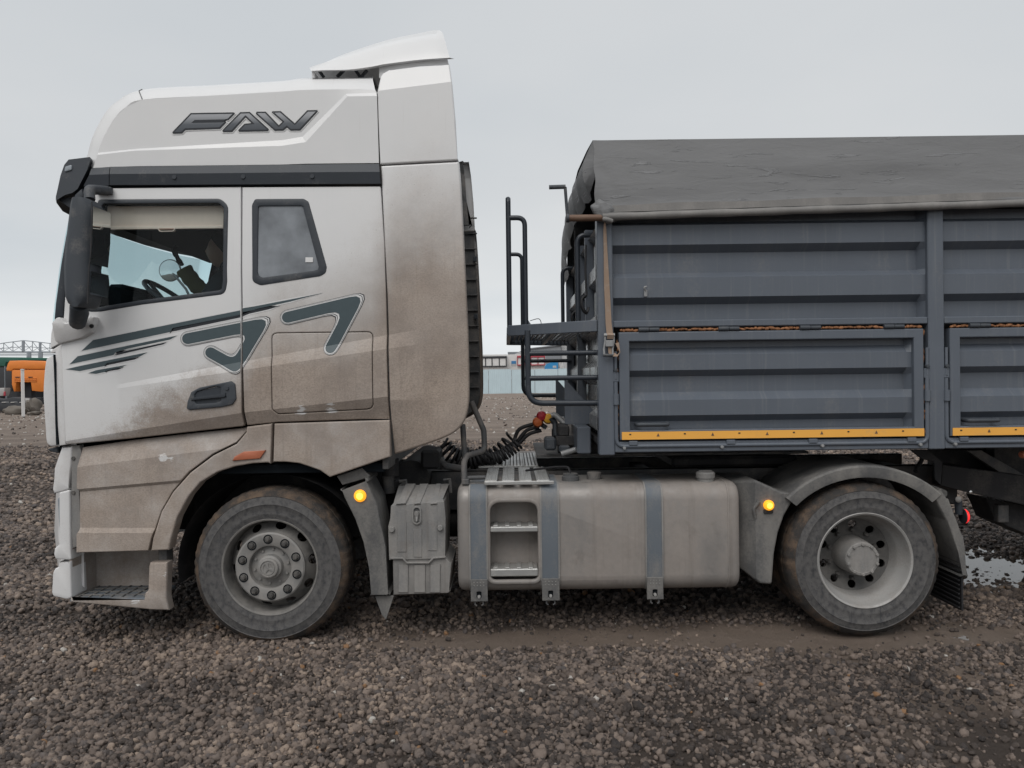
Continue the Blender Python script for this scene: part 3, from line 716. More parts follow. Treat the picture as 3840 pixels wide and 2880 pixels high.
# ---- fairings
zf_a, zf_b, zF = ln(px('B', 1035, 628), px('B', 1690, 546))
def fair_rel(x, z):
    y = side_relief(x, z) if z < 3.0 else 0.0275 + (z - 3.0) * 0.02
    if z > zF(x): y += (z - zF(x)) * 0.30
    return y
fu = fillet(P('B 1036,640 1048,545 1056,482 1082,440 1135,412 1400,382 1664,364 1690,545 1720,880 1750,1234 1063,1271 1045,900'), [0] * 3 + [.01] * 2 + [0, .01, 0, 0, .01, 0, 0])
fair_u = panel('side_fairing_upper', fu, 0.0, MAT['cab_paint'], truck, [], 0.06, 0.008, [(zf_a, zf_b), ((-4, 3.0), (0, 3.0))], fair_rel, gap=0.002)
fl = catmull(P('B 1752,1241 D 1772,140 1800,650 1826,1200 1838,1500 Z 1014,850 1010,890 1001,914 985,932 958,947 905,966 848,985'), 4) + P('Z 844,905 836,640 B 1068,1278')
zh_ = zV(xr) - .02
fair_l = panel('side_fairing_lower', fl, 0.0, MAT['cab_paint'], truck, [], 0.06, 0.012, side_lines + [((-2, zh_), (0, zh_))] + [((x, 0), (x, 1)) for x in np.arange(-.80, -.3, .05)], side_relief, gap=0.002, ang=9)
for o in (fair_u, fair_l): mirror(o, truck)
panel('fairing_lining', [(x - .02, z) for x, z in offset2(fu, -.04)], YW - .16, MAT['frame_grey'], truck, [], .02, .004, relief=lambda x, z: -max(0, z - zF(x)) * .30)
panel('fairing_lining', [(x, z) for x, z in offset2(fl, -0.03)], YW - 0.075, MAT['frame_grey'], truck, [], 0.02, 0.004)
xq = W(1752, 1300, 0).x
for k, zz in enumerate(np.arange(1.62, 3.25, 0.148)):
    box('fairing_rib', xq - 0.28, xq - 0.03, YW - 0.10, YW - 0.074, zz, zz + 0.012, MAT['frame_grey'], truck, 0.003)
for zz in (2.83, 2.28): box('fairing_clip', xq - 0.07, xq - 0.035, YW - 0.13, YW - 0.1, zz, zz + 0.05, MAT['black_trim'], truck, 0.004)

# ---- roof
def R3(spec, Y): return [(x, Y, z) for x, z in P(spec, Y)]
rf = 'A 575,1312 660,1309 760,1305 850,1300 950,1297 2212,1283 B 420,1276 700,1273 1062,1270'
rl = 'A 612,1200 697,1190 780,1180 865,1171 950,1163 2212,1121 B 430,1089 790,694 1045,690'
ru = 'A 618,1182 700,1174 784,1165 868,1156 950,1148 2212,1072 B 402,1042 778,672 1040,662'
rt = 'A 640,1110 690,1000 770,870 860,785 1000,722 2212,652 B 400,640 800,634 1030,640'
seg = [1, 1, 1, 1, 6, 3, 4, 3]
rows = [keyrow(R3(rf, .036), seg), keyrow(R3(rl, .034), seg), keyrow(R3(ru, .047), seg), keyrow(R3(rt, .05), seg)]
roof = loft('roof', rows, MAT['cab_paint'], truck, 5)
roof_far = mirror(roof, truck, 'roof_side')
rF = 'A 575,1312 612,1200 640,1110 690,1000 770,870 860,785 1000,722 1600,688 2212,652 B 400,640 800,634 1030,640'
rS = 'A 505,1305 532,1180 556,1085 602,972 682,832 770,747 1000,636 1600,597 2212,560 B 400,538 800,531 1012,526'
f0 = catmull(R3(rF, .052), 4); f00 = [(x + .02, .058, z - .02) for x, y, z in f0]; s0 = catmull(R3(rS, .24), 4)
mid = [tuple(Vector(a) * 0.42 + Vector(b) * 0.58 + Vector((0, -0.045, 0))) for a, b in zip(f0, s0)]
def push(r, Y, dx, dz):
    n = len(r); return [(x + dx * (1 - k / n), Y, z + dz) for k, (x, y, z) in enumerate(r)]
half = [f00, f0, mid, s0, push(s0, .6, -.10, .015), push(s0, 1.25, -.15, .02)]
far = [[(x, YW - y, z) for x, y, z in r] for r in reversed(half[:-1])]
loft('roof_skin', half + far, MAT['cab_paint'], roof, 35)
tube('roof_seam', [tuple(Vector(mid[i]) * .0 + Vector(p) + Vector((0, -.003, .0015))) for i, p in ((24, f0[24]), (24, mid[24]), (24, s0[24]))], .0025, MAT['rubber'], roof, 5)
box('headliner', -2.75, -0.86, 0.1, YW - 0.1, 3.02, 3.06, MAT['inner_dark'], truck)
# black cant rail below the roof
def cant(spec_t, spec_m, spec_b, nm):
    a = R3(spec_t, .034); m_ = R3(spec_m, .004); b_ = R3(spec_b, .014)
    return loft(nm, [[(x, .09, z) for x, y, z in a], a, m_, b_, [(x, .09, z) for x, y, z in b_]], MAT['black_trim'], truck, 12)
c1 = cant('A 724,1302 1400,1294 2212,1285 B 700,1279 1062,1277', 'A 716,1365 1400,1360 2212,1352 B 700,1348 1068,1346', 'A 716,1460 1400,1457 2212,1452 B 700,1450 1076,1448', 'cant_rail')
c2 = cant('A 560,1316 640,1309 719,1303', 'A 540,1372 630,1369 710,1366', 'A 490,1470 600,1466 710,1462', 'cant_rail_end')
mirror(c1, truck); mirror(c2, truck)
for (x, y) in ((1275, 1392), (1870, 1388)): lathe('rail_plug', pt('A', x, y, 0.006), [(0, -.004), (.014, -.004), (.016, .004)], MAT['black_trim'], c1, 14)
lathe('rail_plug', pt('B', 485, 1385, 0.006), [(0, -.004), (.014, -.004), (.016, .004)], MAT['black_trim'], c1, 14)

# ---- roof air deflector
dB = 'B 477,474 600,467 800,463 1000,437 1100,417 1250,397 1400,379 1560,367 1672,360'
dS = 'B 477,468 600,402 720,346 900,281 1100,217 1250,180 1400,150 1560,120 1612,142'
db = catmull(R3(dB, .13), 3); ds = catmull(R3(dS, .34), 3)
dm = [tuple(Vector(a) * .45 + Vector(b) * .55 + Vector((0, -.05, 0))) for a, b in zip(db, ds)]
du = [(x + (.03 if i > 3 else 0), y + .03, z + .004) for i, (x, y, z) in enumerate(db)]
def taper(r, q): x0_ = r[0][0]; return [(x0_ + (x - x0_) * q, y, z) for x, y, z in r]
hf = [du, db, dm, ds, taper(push(ds, .7, -.05, .02), .90), taper(push(ds, 1.25, -.07, .03), .86)]
defl = loft('roof_deflector', hf + [taper([(x, YW - y, z) for x, y, z in r], .84) for r in reversed(hf[:-1])], MAT['cab_paint'], truck, 40)
x0 = pt('B', 477, 474, .15); x1 = pt('B', 500, 530, .15)
box('deflector_lip', x0.x, x0.x + .02, .16, YW - .16, x1.z, x0.z, MAT['cab_paint'], defl)
for sx, ex in ((540, 585), (760, 700), (860, 900), (960, 910)):
    for Y in (.25, YW - .25):
        tube('deflector_strut', [pt('B', sx, 468, Y), pt('B', ex, 528, Y)], .012, MAT['grey_trim'], defl, 6)
panel('deflector_cheek', P('B 1062,440 1250,408 1400,390 1655,372 1668,430 1400,450 1062,540', .17), .17, MAT['cab_paint'], defl, depth=.04, lip=.004)
xa, xb = pt('B', 700, 480, .4).x, pt('B', 1030, 480, .4).x
box('deflector_dark_fill', xa, xb, .42, YW - .42, 3.62, 3.80, MAT['frame_black'], defl)  # dark box added to stand in for the shaded hollow under the deflector

# ---- sun visor above the windscreen
vs_side = P('A 362,1240 545,1218 552,1240 525,1325 485,1405 440,1492 395,1528 330,1546 258,1590 252,1560 268,1490 292,1378 325,1285', .02)
bm = bmesh.new()
Ys = [.02, .10, .35, .8, 1.25, 1.7, 2.15, 2.40, 2.48]; bow = [0, -.05, -.16, -.24, -.26, -.24, -.16, -.05, 0]
vz = vs_side[8][1]
def vrow(Y, b):
    out = []
    for (x, z) in vs_side:
        w_ = min(max((-2.72 - x) / .25, 0), 1)
        out.append((x + b * (0.4 + .6 * w_), Y, z))
    return out
add_loft(bm, [vrow(Y, b) for Y, b in zip(Ys, bow)], closed_rows=True, cap=True)
visor = finish('sun_visor', bm, MAT['grey_trim'], truck, 28)
panel('marker_lens', fillet(P('A 322,1295 382,1278 376,1325 312,1345', .0), .01), .012, MAT['lens_clear'], visor, depth=.02, lip=.004, ang=30)
panel('visor_face', P('C 250,235 290,272 370,325 410,240 330,222', .04), .06, MAT['black_trim'], visor, depth=.05, lip=.004)

# ---- A-pillars, windscreen
pil = fillet(P('C 378,300 330,520 280,800 232,1150 217,1292 306,1258 322,1000 347,850 402,420 482,205 470,130 400,200'), 0)
apil = panel('a_pillar', pil, .014, MAT['black_trim'], truck, depth=.12, lip=.012, ang=30)
mirror(apil, truck)
pl = P('C 378,300 330,520 280,800 232,1150 217,1292', .03)
def wrow(Y, b): return [(x - b, Y, z) for x, z in pl]
loft('windscreen', [wrow(Y, b) for Y, b in zip((.06, .14, .4, .8, 1.25, 1.7, 2.1, 2.36, 2.44), (0, .06, .16, .23, .25, .23, .16, .06, 0))], MAT['cab_glass'], truck, 40)
# front panel, grille, bumper (seen only at the corner from here)
fz = [(-3.03, 2.20), (-3.06, 1.9), (-3.08, 1.6), (-3.06, 1.28), (-2.98, 1.10)]
loft('front_panel', [[(x - b, Y, z) for x, z in fz] for Y, b in zip((.18, .3, .7, 1.25, 1.8, 2.2, 2.32), (-.05, .07, .19, .22, .19, .07, -.05))], MAT['cab_front'], truck, 40, cap=True)
for k in range(5):
    z = 1.42 + k * .13
    loft('grille_slat', [[(-3.085 - b, Y, z), (-3.10 - b, Y, z + .03), (-3.09 - b, Y, z + .06)] for Y, b in zip((.45, .8, 1.25, 1.7, 2.05), (.14, .20, .22, .20, .14))], MAT['black_trim'], truck, 30)
bzz = [(-2.95, 1.10), (-3.10, 1.02), (-3.12, .7), (-3.10, .45), (-2.95, .34)]
loft('front_bumper', [[(x - b, Y, z) for x, z in bzz] for Y, b in zip((.16, .3, .7, 1.25, 1.8, 2.2, 2.34), (-.06, .05, .16, .18, .16, .05, -.06))], MAT['cab_front'], truck, 40, cap=True)

# ---- front corner pieces
corner = panel('corner_deflector', catmull(P('N 556,502 535,570 515,720 499,1000 508,1200 528,1500 E 112,836 152,874'), 4) + P('E 240,862 236,700 N 746,1400 736,900 720,470'), .07, MAT['cab_front'], truck, depth=.12, lip=.012, ang=40)
panel('corner_slot', P('N 722,474 738,480 760,590 764,1100 782,1640 E 266,848 246,852 N 750,1400 740,900'), .009, MAT['inner_dark'], truck, depth=.02, lip=.001)
panel('corner_underside', P('E 158,880 262,864 270,924 195,906', .1), .10, MAT['black_trim'], truck, depth=.2, lip=.01)
panel('pillar_strip', P('N 742,440 832,338 848,450 868,700 886,1655 E 326,850 268,858 N 772,1455 760,1000'), .016, MAT['cab_front'], truck, depth=.06, lip=.005, ang=40)
panel('mirror_base_cover', catmull(P('N 790,5 705,48 668,150 656,280 655,385 668,402'), 4) + P('N 740,360 800,326 775,230 775,120'), .03, MAT['cab_front'], truck, depth=.10, lip=.008, ang=40)
panel('corner_cap', P('N 652,462 668,420 800,336 836,334 832,345 740,445'), .03, MAT['cab_front'], truck, depth=.08, lip=.003, ang=40)
marm = panel('mirror_bracket', fillet(P('C 262,1318 300,1278 330,1270 374,1322 495,1300 600,1264 625,1270 618,1330 588,1398 510,1442 360,1482 290,1500 264,1470'), [.02] * 13), -.06, MAT['cab_front'], truck, depth=.10, lip=.008, relief=lambda x, z: max(0, (W(250, 1225, 0).z - z)) * .35, lines=[(P('C 200,1395')[0], P('C 600,1340')[0])], ang=25)
lathe('bracket_bolt', pt('C', 560, 1343, -.06), [(0, -.006), (.012, -.006), (.014, .004)], MAT['rubber'], marm, 12)
# bumper corner stack
panel('corner_panel_upper', fillet(P('P 186,132 276,126 268,290 256,515 160,545 106,560 100,520 112,425 116,330 150,230'), [.01, .01, 0, .01, 0, .02, .02, 0, 0, .02]), .04, MAT['cab_front'], truck, depth=.14, lip=.010, ang=40)
panel('filler_strip', P('P 270,126 332,126 352,180 338,330 332,520 350,885 330,1030 275,1046 262,900 262,300'), .05, MAT['moulding'], truck, depth=.04, lip=.004, ang=25)
for y in (235, 540): lathe('filler_bolt', pt('P', 318, y, .045), [(0, -.002), (.012, -.002), (.014, .008)], MAT['nut_steel'], truck, 12)
panel('headlight', fillet(P('P 104,610 160,578 166,955 126,950'), .015), .09, MAT['lens_clear'], truck, depth=.16, lip=.006, ang=40)
panel('bumper_upper', fillet(P('P 163,545 258,520 260,800 264,1000 274,1150 132,1142 116,1100 122,1048 166,1010'), .012), .035, MAT['cab_front'], truck, depth=.16, lip=.008, ang=40)
panel('bumper_lower', fillet(P('P 168,1160 268,1156 282,1490 235,1502 112,1474 100,1438 110,1260 130,1225 160,1212'), [.01, .01, .02, .02, .03, .03, .05, .02, .01]), .03, MAT['cab_front'], truck, depth=.18, lip=.010, ang=40)

# ---- lower front wing
A_a, A_b, zA = ln(px('P', 335, 315), px('P', 1280, 195))
B_a, B_b, zB = ln(px('P', 335, 512), px('P', 1280, 428))
C_a, C_b, zC = ln(px('P', 345, 885), px('P', 1010, 888))
off = lambda l, d: ((l[0][0], l[0][1] + d), (l[1][0], l[1][1] + d))
def wing_rel(x, z):
    y = 0.0
    if z > zA(x): y += (z - zA(x)) * .40
    elif z > zB(x): y += 0
    elif z > zC(x) + .02: y += min((zB(x) - z) / .02, 1) * .016
    else: y += max(.016 - (zC(x) + .02 - z) / .03 * .016, 0)
    return y
wing_o = P('E 432,874 860,814 1300,762 1876,700 1886,726 1800,832 1600,932 1400,1082 1250,1252 1150,1422 1072,1655 P 978,1062 332,1080 332,915 351,880 351,520 333,510 340,300 351,180')
wing = panel('front_wing', wing_o, .012, MAT['cab_mud'], truck, [], .05, .006, [(A_a, A_b), (B_a, B_b), off((B_a, B_b), -.02), (C_a, C_b), off((C_a, C_b), .02), off((C_a, C_b), -.01)], wing_rel, gap=.002)
arch_in = P('E 2116,1000 1950,1009 1800,1036 1650,1083 1500,1173 1400,1291 1300,1476 1246,1660 P 1166,1050')
arch = panel('wheel_arch_trim', P('Z 533,922 588,915 586,998') + arch_in + P('P 1002,1062 1012,1035 E 1090,1655 1164,1425 1262,1258 1412,1090 1612,940 1812,840 1894,742'), .0, MAT['cab_mud'], truck, [], .10, .010, ang=20)
for src in (wing, arch): mirror(src, truck)
panel('side_marker', fillet(P('E 1770,986 1800,950 1880,906 2076,886 2020,966'), .008), -.014, MAT['lens_orange_off'], arch, depth=.02, lip=.006, ang=30)
skirt = panel('rear_skirt', P('Z 592,915 842,907 843,987 F 1320,371 1250,322 1180,297 1100,270 1000,259 905,259'), .0, MAT['cab_mud'], truck, [], .08, .008, gap=.001)
mirror(skirt, truck)

# ---- entry step
box('step_back', *(pt('P', 380, 1100, .34).x, pt('P', 1110, 1100, .34).x), .34, .36, pt('P', 500, 1400, .34).z, pt('P', 500, 1050, .34).z, MAT['cab_mud'], truck)
sx0, sx1 = pt('P', 290, 1300, .04).x, pt('P', 985, 1300, .04).x
sz0, sz1 = pt('P', 300, 1485, .04).z, pt('P', 300, 1040, .04).z
panel('step_cheek', [(sx0 - .01, sz0 - .01), (sx0 + .01, sz0 - .01), (sx0 + .01, sz1), (sx0 - .01, sz1)], .05, MAT['cab_mud'], truck, depth=.3, lip=.004)
step = box('entry_step', sx0, sx1 + .05, .03, .345, sz0 - .015, sz0 + .004, MAT['strap_band'], truck, .004)
for k in range(7):
    xx = sx0 + .03 + k * (sx1 - sx0) / 7
    box('tread_rib', xx, xx + .012, .06, .33, sz0 + .004, sz0 + .012, MAT['mudguard'], step, .002)
for yy in (.10, .18, .26): box('tread_rib', sx0 + .02, sx1, yy, yy + .01, sz0 + .004, sz0 + .011, MAT['mudguard'], step, .002)
panel('step_sill', P('P 985,1170 1142,1166 1132,1480 1156,1594 1000,1590 700,1560 290,1522 284,1455 302,1490 935,1482 942,1442 968,1420 976,1200'), .02, MAT['cab_mud'], truck, [], .08, .012, ang=25)
box('step_bracket', pt('P', 1075, 1070, .1).x, pt('P', 1150, 1070, .1).x, .1, .2, pt('P', 1100, 1180, .1).z, pt('P', 1100, 1050, .1).z, MAT['frame_grey'], truck)

# ---- mirror
def mir_row(cy, pts_l, pts_r): pass
ml = [(425, 262), (402, 330), (380, 470), (358, 640), (345, 850), (346, 1000), (352, 1110), (385, 1162), (440, 1186)]
mr_ = [(560, 245), (615, 300), (612, 480), (604, 640), (590, 820), (606, 960), (598, 1060), (572, 1140), (520, 1184)]
bm = bmesh.new(); rows = []
for (a, b) in zip(ml, mr_):
    A_, B_ = pt('C', *a, -.26), pt('C', *b, -.26); c = (A_ + B_) / 2; r = (B_.x - A_.x) / 2
    row = []
    for k in range(16):
        an = 2 * math.pi * k / 16; cx_, sy_ = math.cos(an), math.sin(an)
        e = .75
        row.append((c.x + r * math.copysign(abs(cx_) ** e, cx_), c.y + .02 + .105 * math.copysign(abs(sy_) ** e, sy_) * (1 if sy_ < 0 else 1.1), c.z))
    rows.append(row)
add_loft(bm, rows, closed_rows=True, cap=True)
mir = finish('mirror', bm, MAT['grey_trim'], truck, 45)
panel('mirror_seam', P('C 546,262 556,262 548,700 530,850 520,1150 508,1150 520,850 538,700', -.37), -.357, MAT['rubber'], mir, depth=.004, lip=.001)
g0 = [pt('C', 622, 330, -.26), pt('C', 618, 600, -.26), pt('C', 598, 815, -.26)]
loft('mirror_pane', [[(p.x + .004, -.33, p.z) for p in g0], [(p.x + .012, -.14, p.z) for p in g0]], MAT['mirror_glass'], mir)
g1 = [pt('C', 602, 880, -.26), pt('C', 611, 960, -.26), pt('C', 598, 1080, -.26)]
loft('mirror_pane', [[(p.x + .004, -.33, p.z) for p in g1], [(p.x + .012, -.14, p.z) for p in g1]], MAT['mirror_glass'], mir)
tube('mirror_arm', fillet([pt('C', 545, 250, -.24), pt('C', 540, 165, -.22), pt('C', 600, 165, -.10), pt('C', 690, 172, -.01)], .04, closed=False), .032, MAT['grey_trim'], mir, 10)
panel('arm_plate', fillet(P('C 590,142 740,144 736,206 600,206'), .008), -.018, MAT['grey_trim'], mir, depth=.03, lip=.006, ang=30)
lathe('arm_bolt', pt('C', 682, 172, -.03), [(0, -.006), (.012, -.006), (.014, .01)], MAT['rubber'], mir, 12)
tube('mirror_foot', [pt('C', 450, 1165, -.24), pt('C', 455, 1230, -.20), pt('C', 440, 1312, -.10)], [.05, .055, .05], MAT['grey_trim'], mir, 12)
mfar = mirror(mir, truck)

# ---- lettering and stripes on the side
def decal(name, loop, Y, mat, parent, rel=side_relief, lines=None, keep=None):
    bm = bmesh.new(); fill2(bm, [loop], Y)
    cut_lines(bm, (lines if lines is not None else side_lines))
    if keep is not None:
        x, s = keep
        bmesh.ops.bisect_plane(bm, geom=bm.verts[:] + bm.edges[:] + bm.faces[:], plane_co=(x, 0, 0), plane_no=(s, 0, 0), clear_outer=True)
    if not bm.faces: bm.free(); return None
    bmesh.ops.recalc_face_normals(bm, faces=bm.faces[:])
    for v in bm.verts: v.co.y += rel(v.co.x, v.co.z)
    return finish(name, bm, mat, parent, None, norm=False)
# roof letters: dark edge, silver-to-slate fill
m, t, b, v = new_mat('letter_fill')
sp = N(t, 'ShaderNodeSeparateXYZ'); t.links.new(v, sp.inputs[0])
zt, zb_ = W(500, 425, .03).z, W(500, 490, .03).z
fz_ = mth(t, 'DIVIDE', mth(t, 'SUBTRACT', sp.outputs[2], zb_), zt - zb_, clamp=True)
t.links.new(ramp(t, fz_, [(0, (.045, .052, .065)), (.35, (.075, .085, .10)), (.8, (.30, .31, .33)), (1, (.33, .34, .36))]), b.inputs['Base Color']); b.inputs['Roughness'].default_value = .4
MAT['letter_fill'] = m
FL = ['A 1250,1000 1262,985 1410,832 1785,826 1792,838 1738,893 1708,900 1720,912 1665,970 1365,980 1335,1010 1258,1012',
      'A 1683,985 1695,968 1838,825 1922,822 2088,972 2080,990 1828,995 1820,980 1875,925 1935,918 1885,870 1770,997 1690,998',
      'B -6,832 0,820 78,820 192,937 222,908 132,828 135,817 208,815 330,920 438,808 525,806 530,818 378,984 292,985 262,958 232,985 155,986 -6,842']
for sp_ in FL:
    lp = P(sp_, .03)
    wd_ = decal('letter_halo', offset2(lp, .006), .0450, MAT['decal_white'], roof, lambda x, z: 0, [])
    ed = decal('letter', lp, .0435, MAT['decal_dark'], roof, lambda x, z: 0, [])
    decal('letter_face', offset2(lp, -.010), .0420, MAT['letter_fill'], ed, lambda x, z: 0, [])
decal('letter_bar', P('A 1418,916 1445,893 1716,888 1692,912', .03), .0405, MAT['decal_dark'], roof, lambda x, z: 0, [])
xs = W(px('C', 1856, 800)[0], 1100, 0).x
xs2 = W(px('C', 1851, 800)[0], 1100, 0).x
def both(name, loop, Y, mat, up_to=True):
    for par, kp in ((door, (xs2 - .006, 1)), (sleeper, (xs + .006, -1))):
        decal(name, loop, Y, mat, par, keep=kp)
STR = [('E 345,1 C 475,1557 575,1464 1200,1336 1850,1206 D -110,1188 0,1170 300,1112 580,1056 300,1130 0,1196 C 1870,1240 1262,1360 1240,1394'.replace('E 345,1 ', ''), 'decal_slate'),
       ('C 1255,1391 1272,1364 1845,1247 D -110,1222 100,1180 212,1166 120,1195 -60,1236 C 1845,1268', 'decal_dark'),
       ('E 372,152 442,83 870,-8 1300,-96 1240,-62 870,18 770,50 752,72', 'decal_slate'), ('E 768,76 785,52 1212,-40 1180,-20', 'decal_dark'),
       ('E 340,195 470,165 1045,48 980,85 695,142 676,166 460,211', 'decal_slate'), ('E 690,161 705,142 965,93 935,110', 'decal_dark'),
       ('E 535,228 600,204 865,157 830,174 695,204 684,216 600,235', 'decal_slate'), ('E 690,215 702,204 830,180 800,196', 'decal_dark')]
for sp_, mn in STR:
    lp = P(sp_)
    both('stripe_edge', offset2(lp, .008), -.0012, MAT['decal_white'])
    both('stripe', lp, -.0024, MAT[mn])
for path in (P('C 1392,1452 2028,1326 1808,1692 1592,1572'), P('D 272,1268 862,1128 648,1532')):
    for hw, mn, yy in ((.060, 'decal_dark', -.0030), (.0565, 'decal_white', -.0040), (.0525, 'decal_dark', -.0050), (.050, 'decal_white', -.0060), (.043, 'decal_slate', -.0072)):
        both('emblem_stroke', fillet(stroke(path, hw * .82), .05), yy, MAT[mn])

# ---- wheels
def tyre(c, R, wid, parent, s=1, sub=True):
    """tyre with outer face at c.y, body towards +y*s"""
    prof = [(.300, .030), (.312, .004), (.345, -.002), (.352, -.0045), (.358, -.003), (.41, -.007), (.414, -.010), (.420, -.0065), (R - .070, -.001), (R - .052, .004), (R - .048, .0015), (R - .03, .014), (R - .012, .03), (R - .004, .048), (R, .07), (R, .12), (R - .012, .123), (R - .012, .133), (R, .136), (R, wid - .05), (R - .03, wid - .01), (.40, wid), (.30, wid - .03)]
    def mod(j, k, r):
        if 11 <= j <= 15 or 18 <= j <= 19: return r - (.004 if (k % 3 == 0) else 0) + .0015 * math.sin(k * 1.7)
        return r
    nn = 168
    bm = bmesh.new(); add_lathe(bm, c, [(r, o * s) for r, o in prof], nn, mod=mod)
    # faces: rings 0..9 sidewall, rest tread
    bm.faces.ensure_lookup_table()
    for i, f in enumerate(bm.faces):
        f.material_index = 1 if 10 <= i // nn <= 19 else 0
    me = bpy.data.meshes.new('tyre'); bmesh.ops.recalc_face_normals(bm, faces=bm.faces[:]); bm.to_mesh(me); bm.free(); shade(me, 40)
    me.materials.append(MAT['tyre_side']); me.materials.append(MAT['tyre_tread'])
    return link('tyre', me, None, parent)
def disc_holes(name, c, r0, r1, y0, y1, rh, hw, hh, n, mat, parent, a0=0.0, depth=.012):
    """conical wheel disc from (r0,y0) to (r1,y1) with n oval openings at radius rh"""
    loops = [circ(0, 0, r1, 64), circ(0, 0, r0, 48)]
    for k in range(n):
        a = 2 * math.pi * k / n + a0; ca, sa = math.cos(a), math.sin(a)
        loops.append([(ca * (rh + hh * math.sin(q)) - sa * hw * math.cos(q), sa * (rh + hh * math.sin(q)) + ca * hw * math.cos(q)) for q in [2 * math.pi * i / 12 for i in range(12)]])
    bm = bmesh.new(); fill2(bm, loops, 0)
    es = [e for e in bm.edges if e.is_boundary]
    r = bmesh.ops.extrude_edge_only(bm, edges=es)
    nv = {g for g in r['geom'] if isinstance(g, bmesh.types.BMVert)}
    for v in bm.verts:
        rr = math.hypot(v.co.x, v.co.z); k = (rr - r0) / (r1 - r0)
        v.co.y = y0 + (y1 - y0) * k + (depth if v in nv else 0)
        v.co.x += c[0]; v.co.z += c[2]; v.co.y += c[1]
    return finish(name, bm, mat, parent, 30)
fc = W(1011, 2128, .03); FR = .515
fw = box('front_wheel', fc.x - .05, fc.x + .05, fc.y + .1, fc.y + .2, fc.z - .05, fc.z + .05, MAT['frame_black'], truck)   # hub carrier
def front_wheel_parts(fw, c):
    tyre(c, FR, .30, fw)
    lathe('rim', c, [(.318, .028), (.322, .008), (.316, .000), (.306, .004), (.300, .03), (.296, .10), (.288, .14), (.288, .22)], MAT['disc_half_shaded'], fw, 72)
    disc_holes('wheel_disc', c, .215, .289, .030, .125, .262, .036, .022, 10, MAT['disc_half_shaded'], fw, .12)
    lathe('nut_flange', c, [(.222, .05), (.228, .012), (.218, .004), (.150, .004), (.140, .010), (.136, .045)], MAT['wheel_steel'], fw, 64)
    for k in range(10):
        a = math.pi / 2 + .05 + 2 * math.pi * k / 10; q = Vector((c[0] + .184 * math.cos(a), c[1], c[2] + .184 * math.sin(a)))
        nb = lathe('nut_seat', q, [(.031, .0045), (.030, .0005), (.0245, .002), (.023, .0035)], MAT['inner_dark'], fw, 20)
        lathe('wheel_nut', q, [(.024, .003), (.019, .0025), (.0165, -.012), (.013, -.013), (.012, -.020), (0, -.021)], MAT['nut_steel'], fw, 6, ang=20)
    lathe('hub', c, [(.138, .05), (.10, .042), (.082, .035), (.078, -.005), (.066, -.012), (.062, -.030), (.056, -.034), (.050, -.034), (.048, -.029), (0, -.029)], MAT['wheel_steel'], fw, 40)
    for k in range(10):
        a = .2 + 2 * math.pi * k / 10
        lathe('hub_bolt', (c[0] + .112 * math.cos(a), c[1] + .042, c[2] + .112 * math.sin(a)), [(.009, .004), (.009, -.008), (0, -.008)], MAT['wheel_steel'], fw, 6, ang=20)
    em = lathe('cap_ring', (c[0], c[1] - .0295, c[2]), [(.042, 0), (.042, -.004), (.034, -.004), (.034, 0)], MAT['wheel_steel'], fw, 30)
    for k in range(3):
        a = math.pi / 2 + .25 + k * 2 * math.pi / 3; ca, sa = math.cos(a), math.sin(a)
        panel('cap_spoke', [(c[0] + ca * r - sa * w_, c[2] + sa * r + ca * w_) for r, w_ in ((.0, .006), (.036, .010), (.036, -.010), (.0, -.006))], c[1] - .034, MAT['wheel_steel'], em, depth=.006, lip=.001)
front_wheel_parts(fw, fc)
rc = W(3246, 2103, .03); RR = .508
rw = box('rear_wheel', rc.x - .05, rc.x + .05, rc.y + .3, rc.y + .4, rc.z - .05, rc.z + .05, MAT['frame_black'], truck)
tyre(rc, RR, .29, rw); tyre((rc.x, rc.y + .33, rc.z), RR, .29, rw)
lathe('rim', rc, [(.312, .030), (.318, .006), (.312, -.002), (.300, .006), (.292, .03), (.288, .075), (.268, .10), (.262, .135), (.250, .17), (.244, .20)], MAT['rim_steel'], rw, 80)
disc_holes('wheel_disc', rc, .120, .246, .235, .19, .205, .028, .028, 10, MAT['disc_shaded'], rw, .3)
lathe('hub', rc, [(.125, .24), (.118, .10), (.112, .055), (.112, .048), (.106, .040), (.092, .038), (.090, .042), (0, .042)], MAT['moulding'], rw, 40)
for k in range(10):
    a = .31 + 2 * math.pi * k / 10
    lathe('hub_bolt', (rc.x + .099 * math.cos(a), rc.y + .04, rc.z + .099 * math.sin(a)), [(.011, .004), (.011, -.010), (.008, -.012), (0, -.012)], MAT['wheel_steel'], rw, 6, ang=20)
    lathe('wheel_nut', (rc.x + .165 * math.cos(a), rc.y + .215, rc.z + .165 * math.sin(a)), [(.016, .01), (.016, -.016), (.010, -.03), (0, -.03)], MAT['nut_steel'], rw, 6, ang=20)
for w_ in (fw, rw):
    cx_ = fc if w_ is fw else rc
    M4 = Matrix.Translation((cx_.x, YW / 2, 0)) @ Matrix.Rotation(math.pi, 4, 'Z') @ Matrix.Translation((-cx_.x, -YW / 2, 0))
    copy_tree(w_, truck, M4)

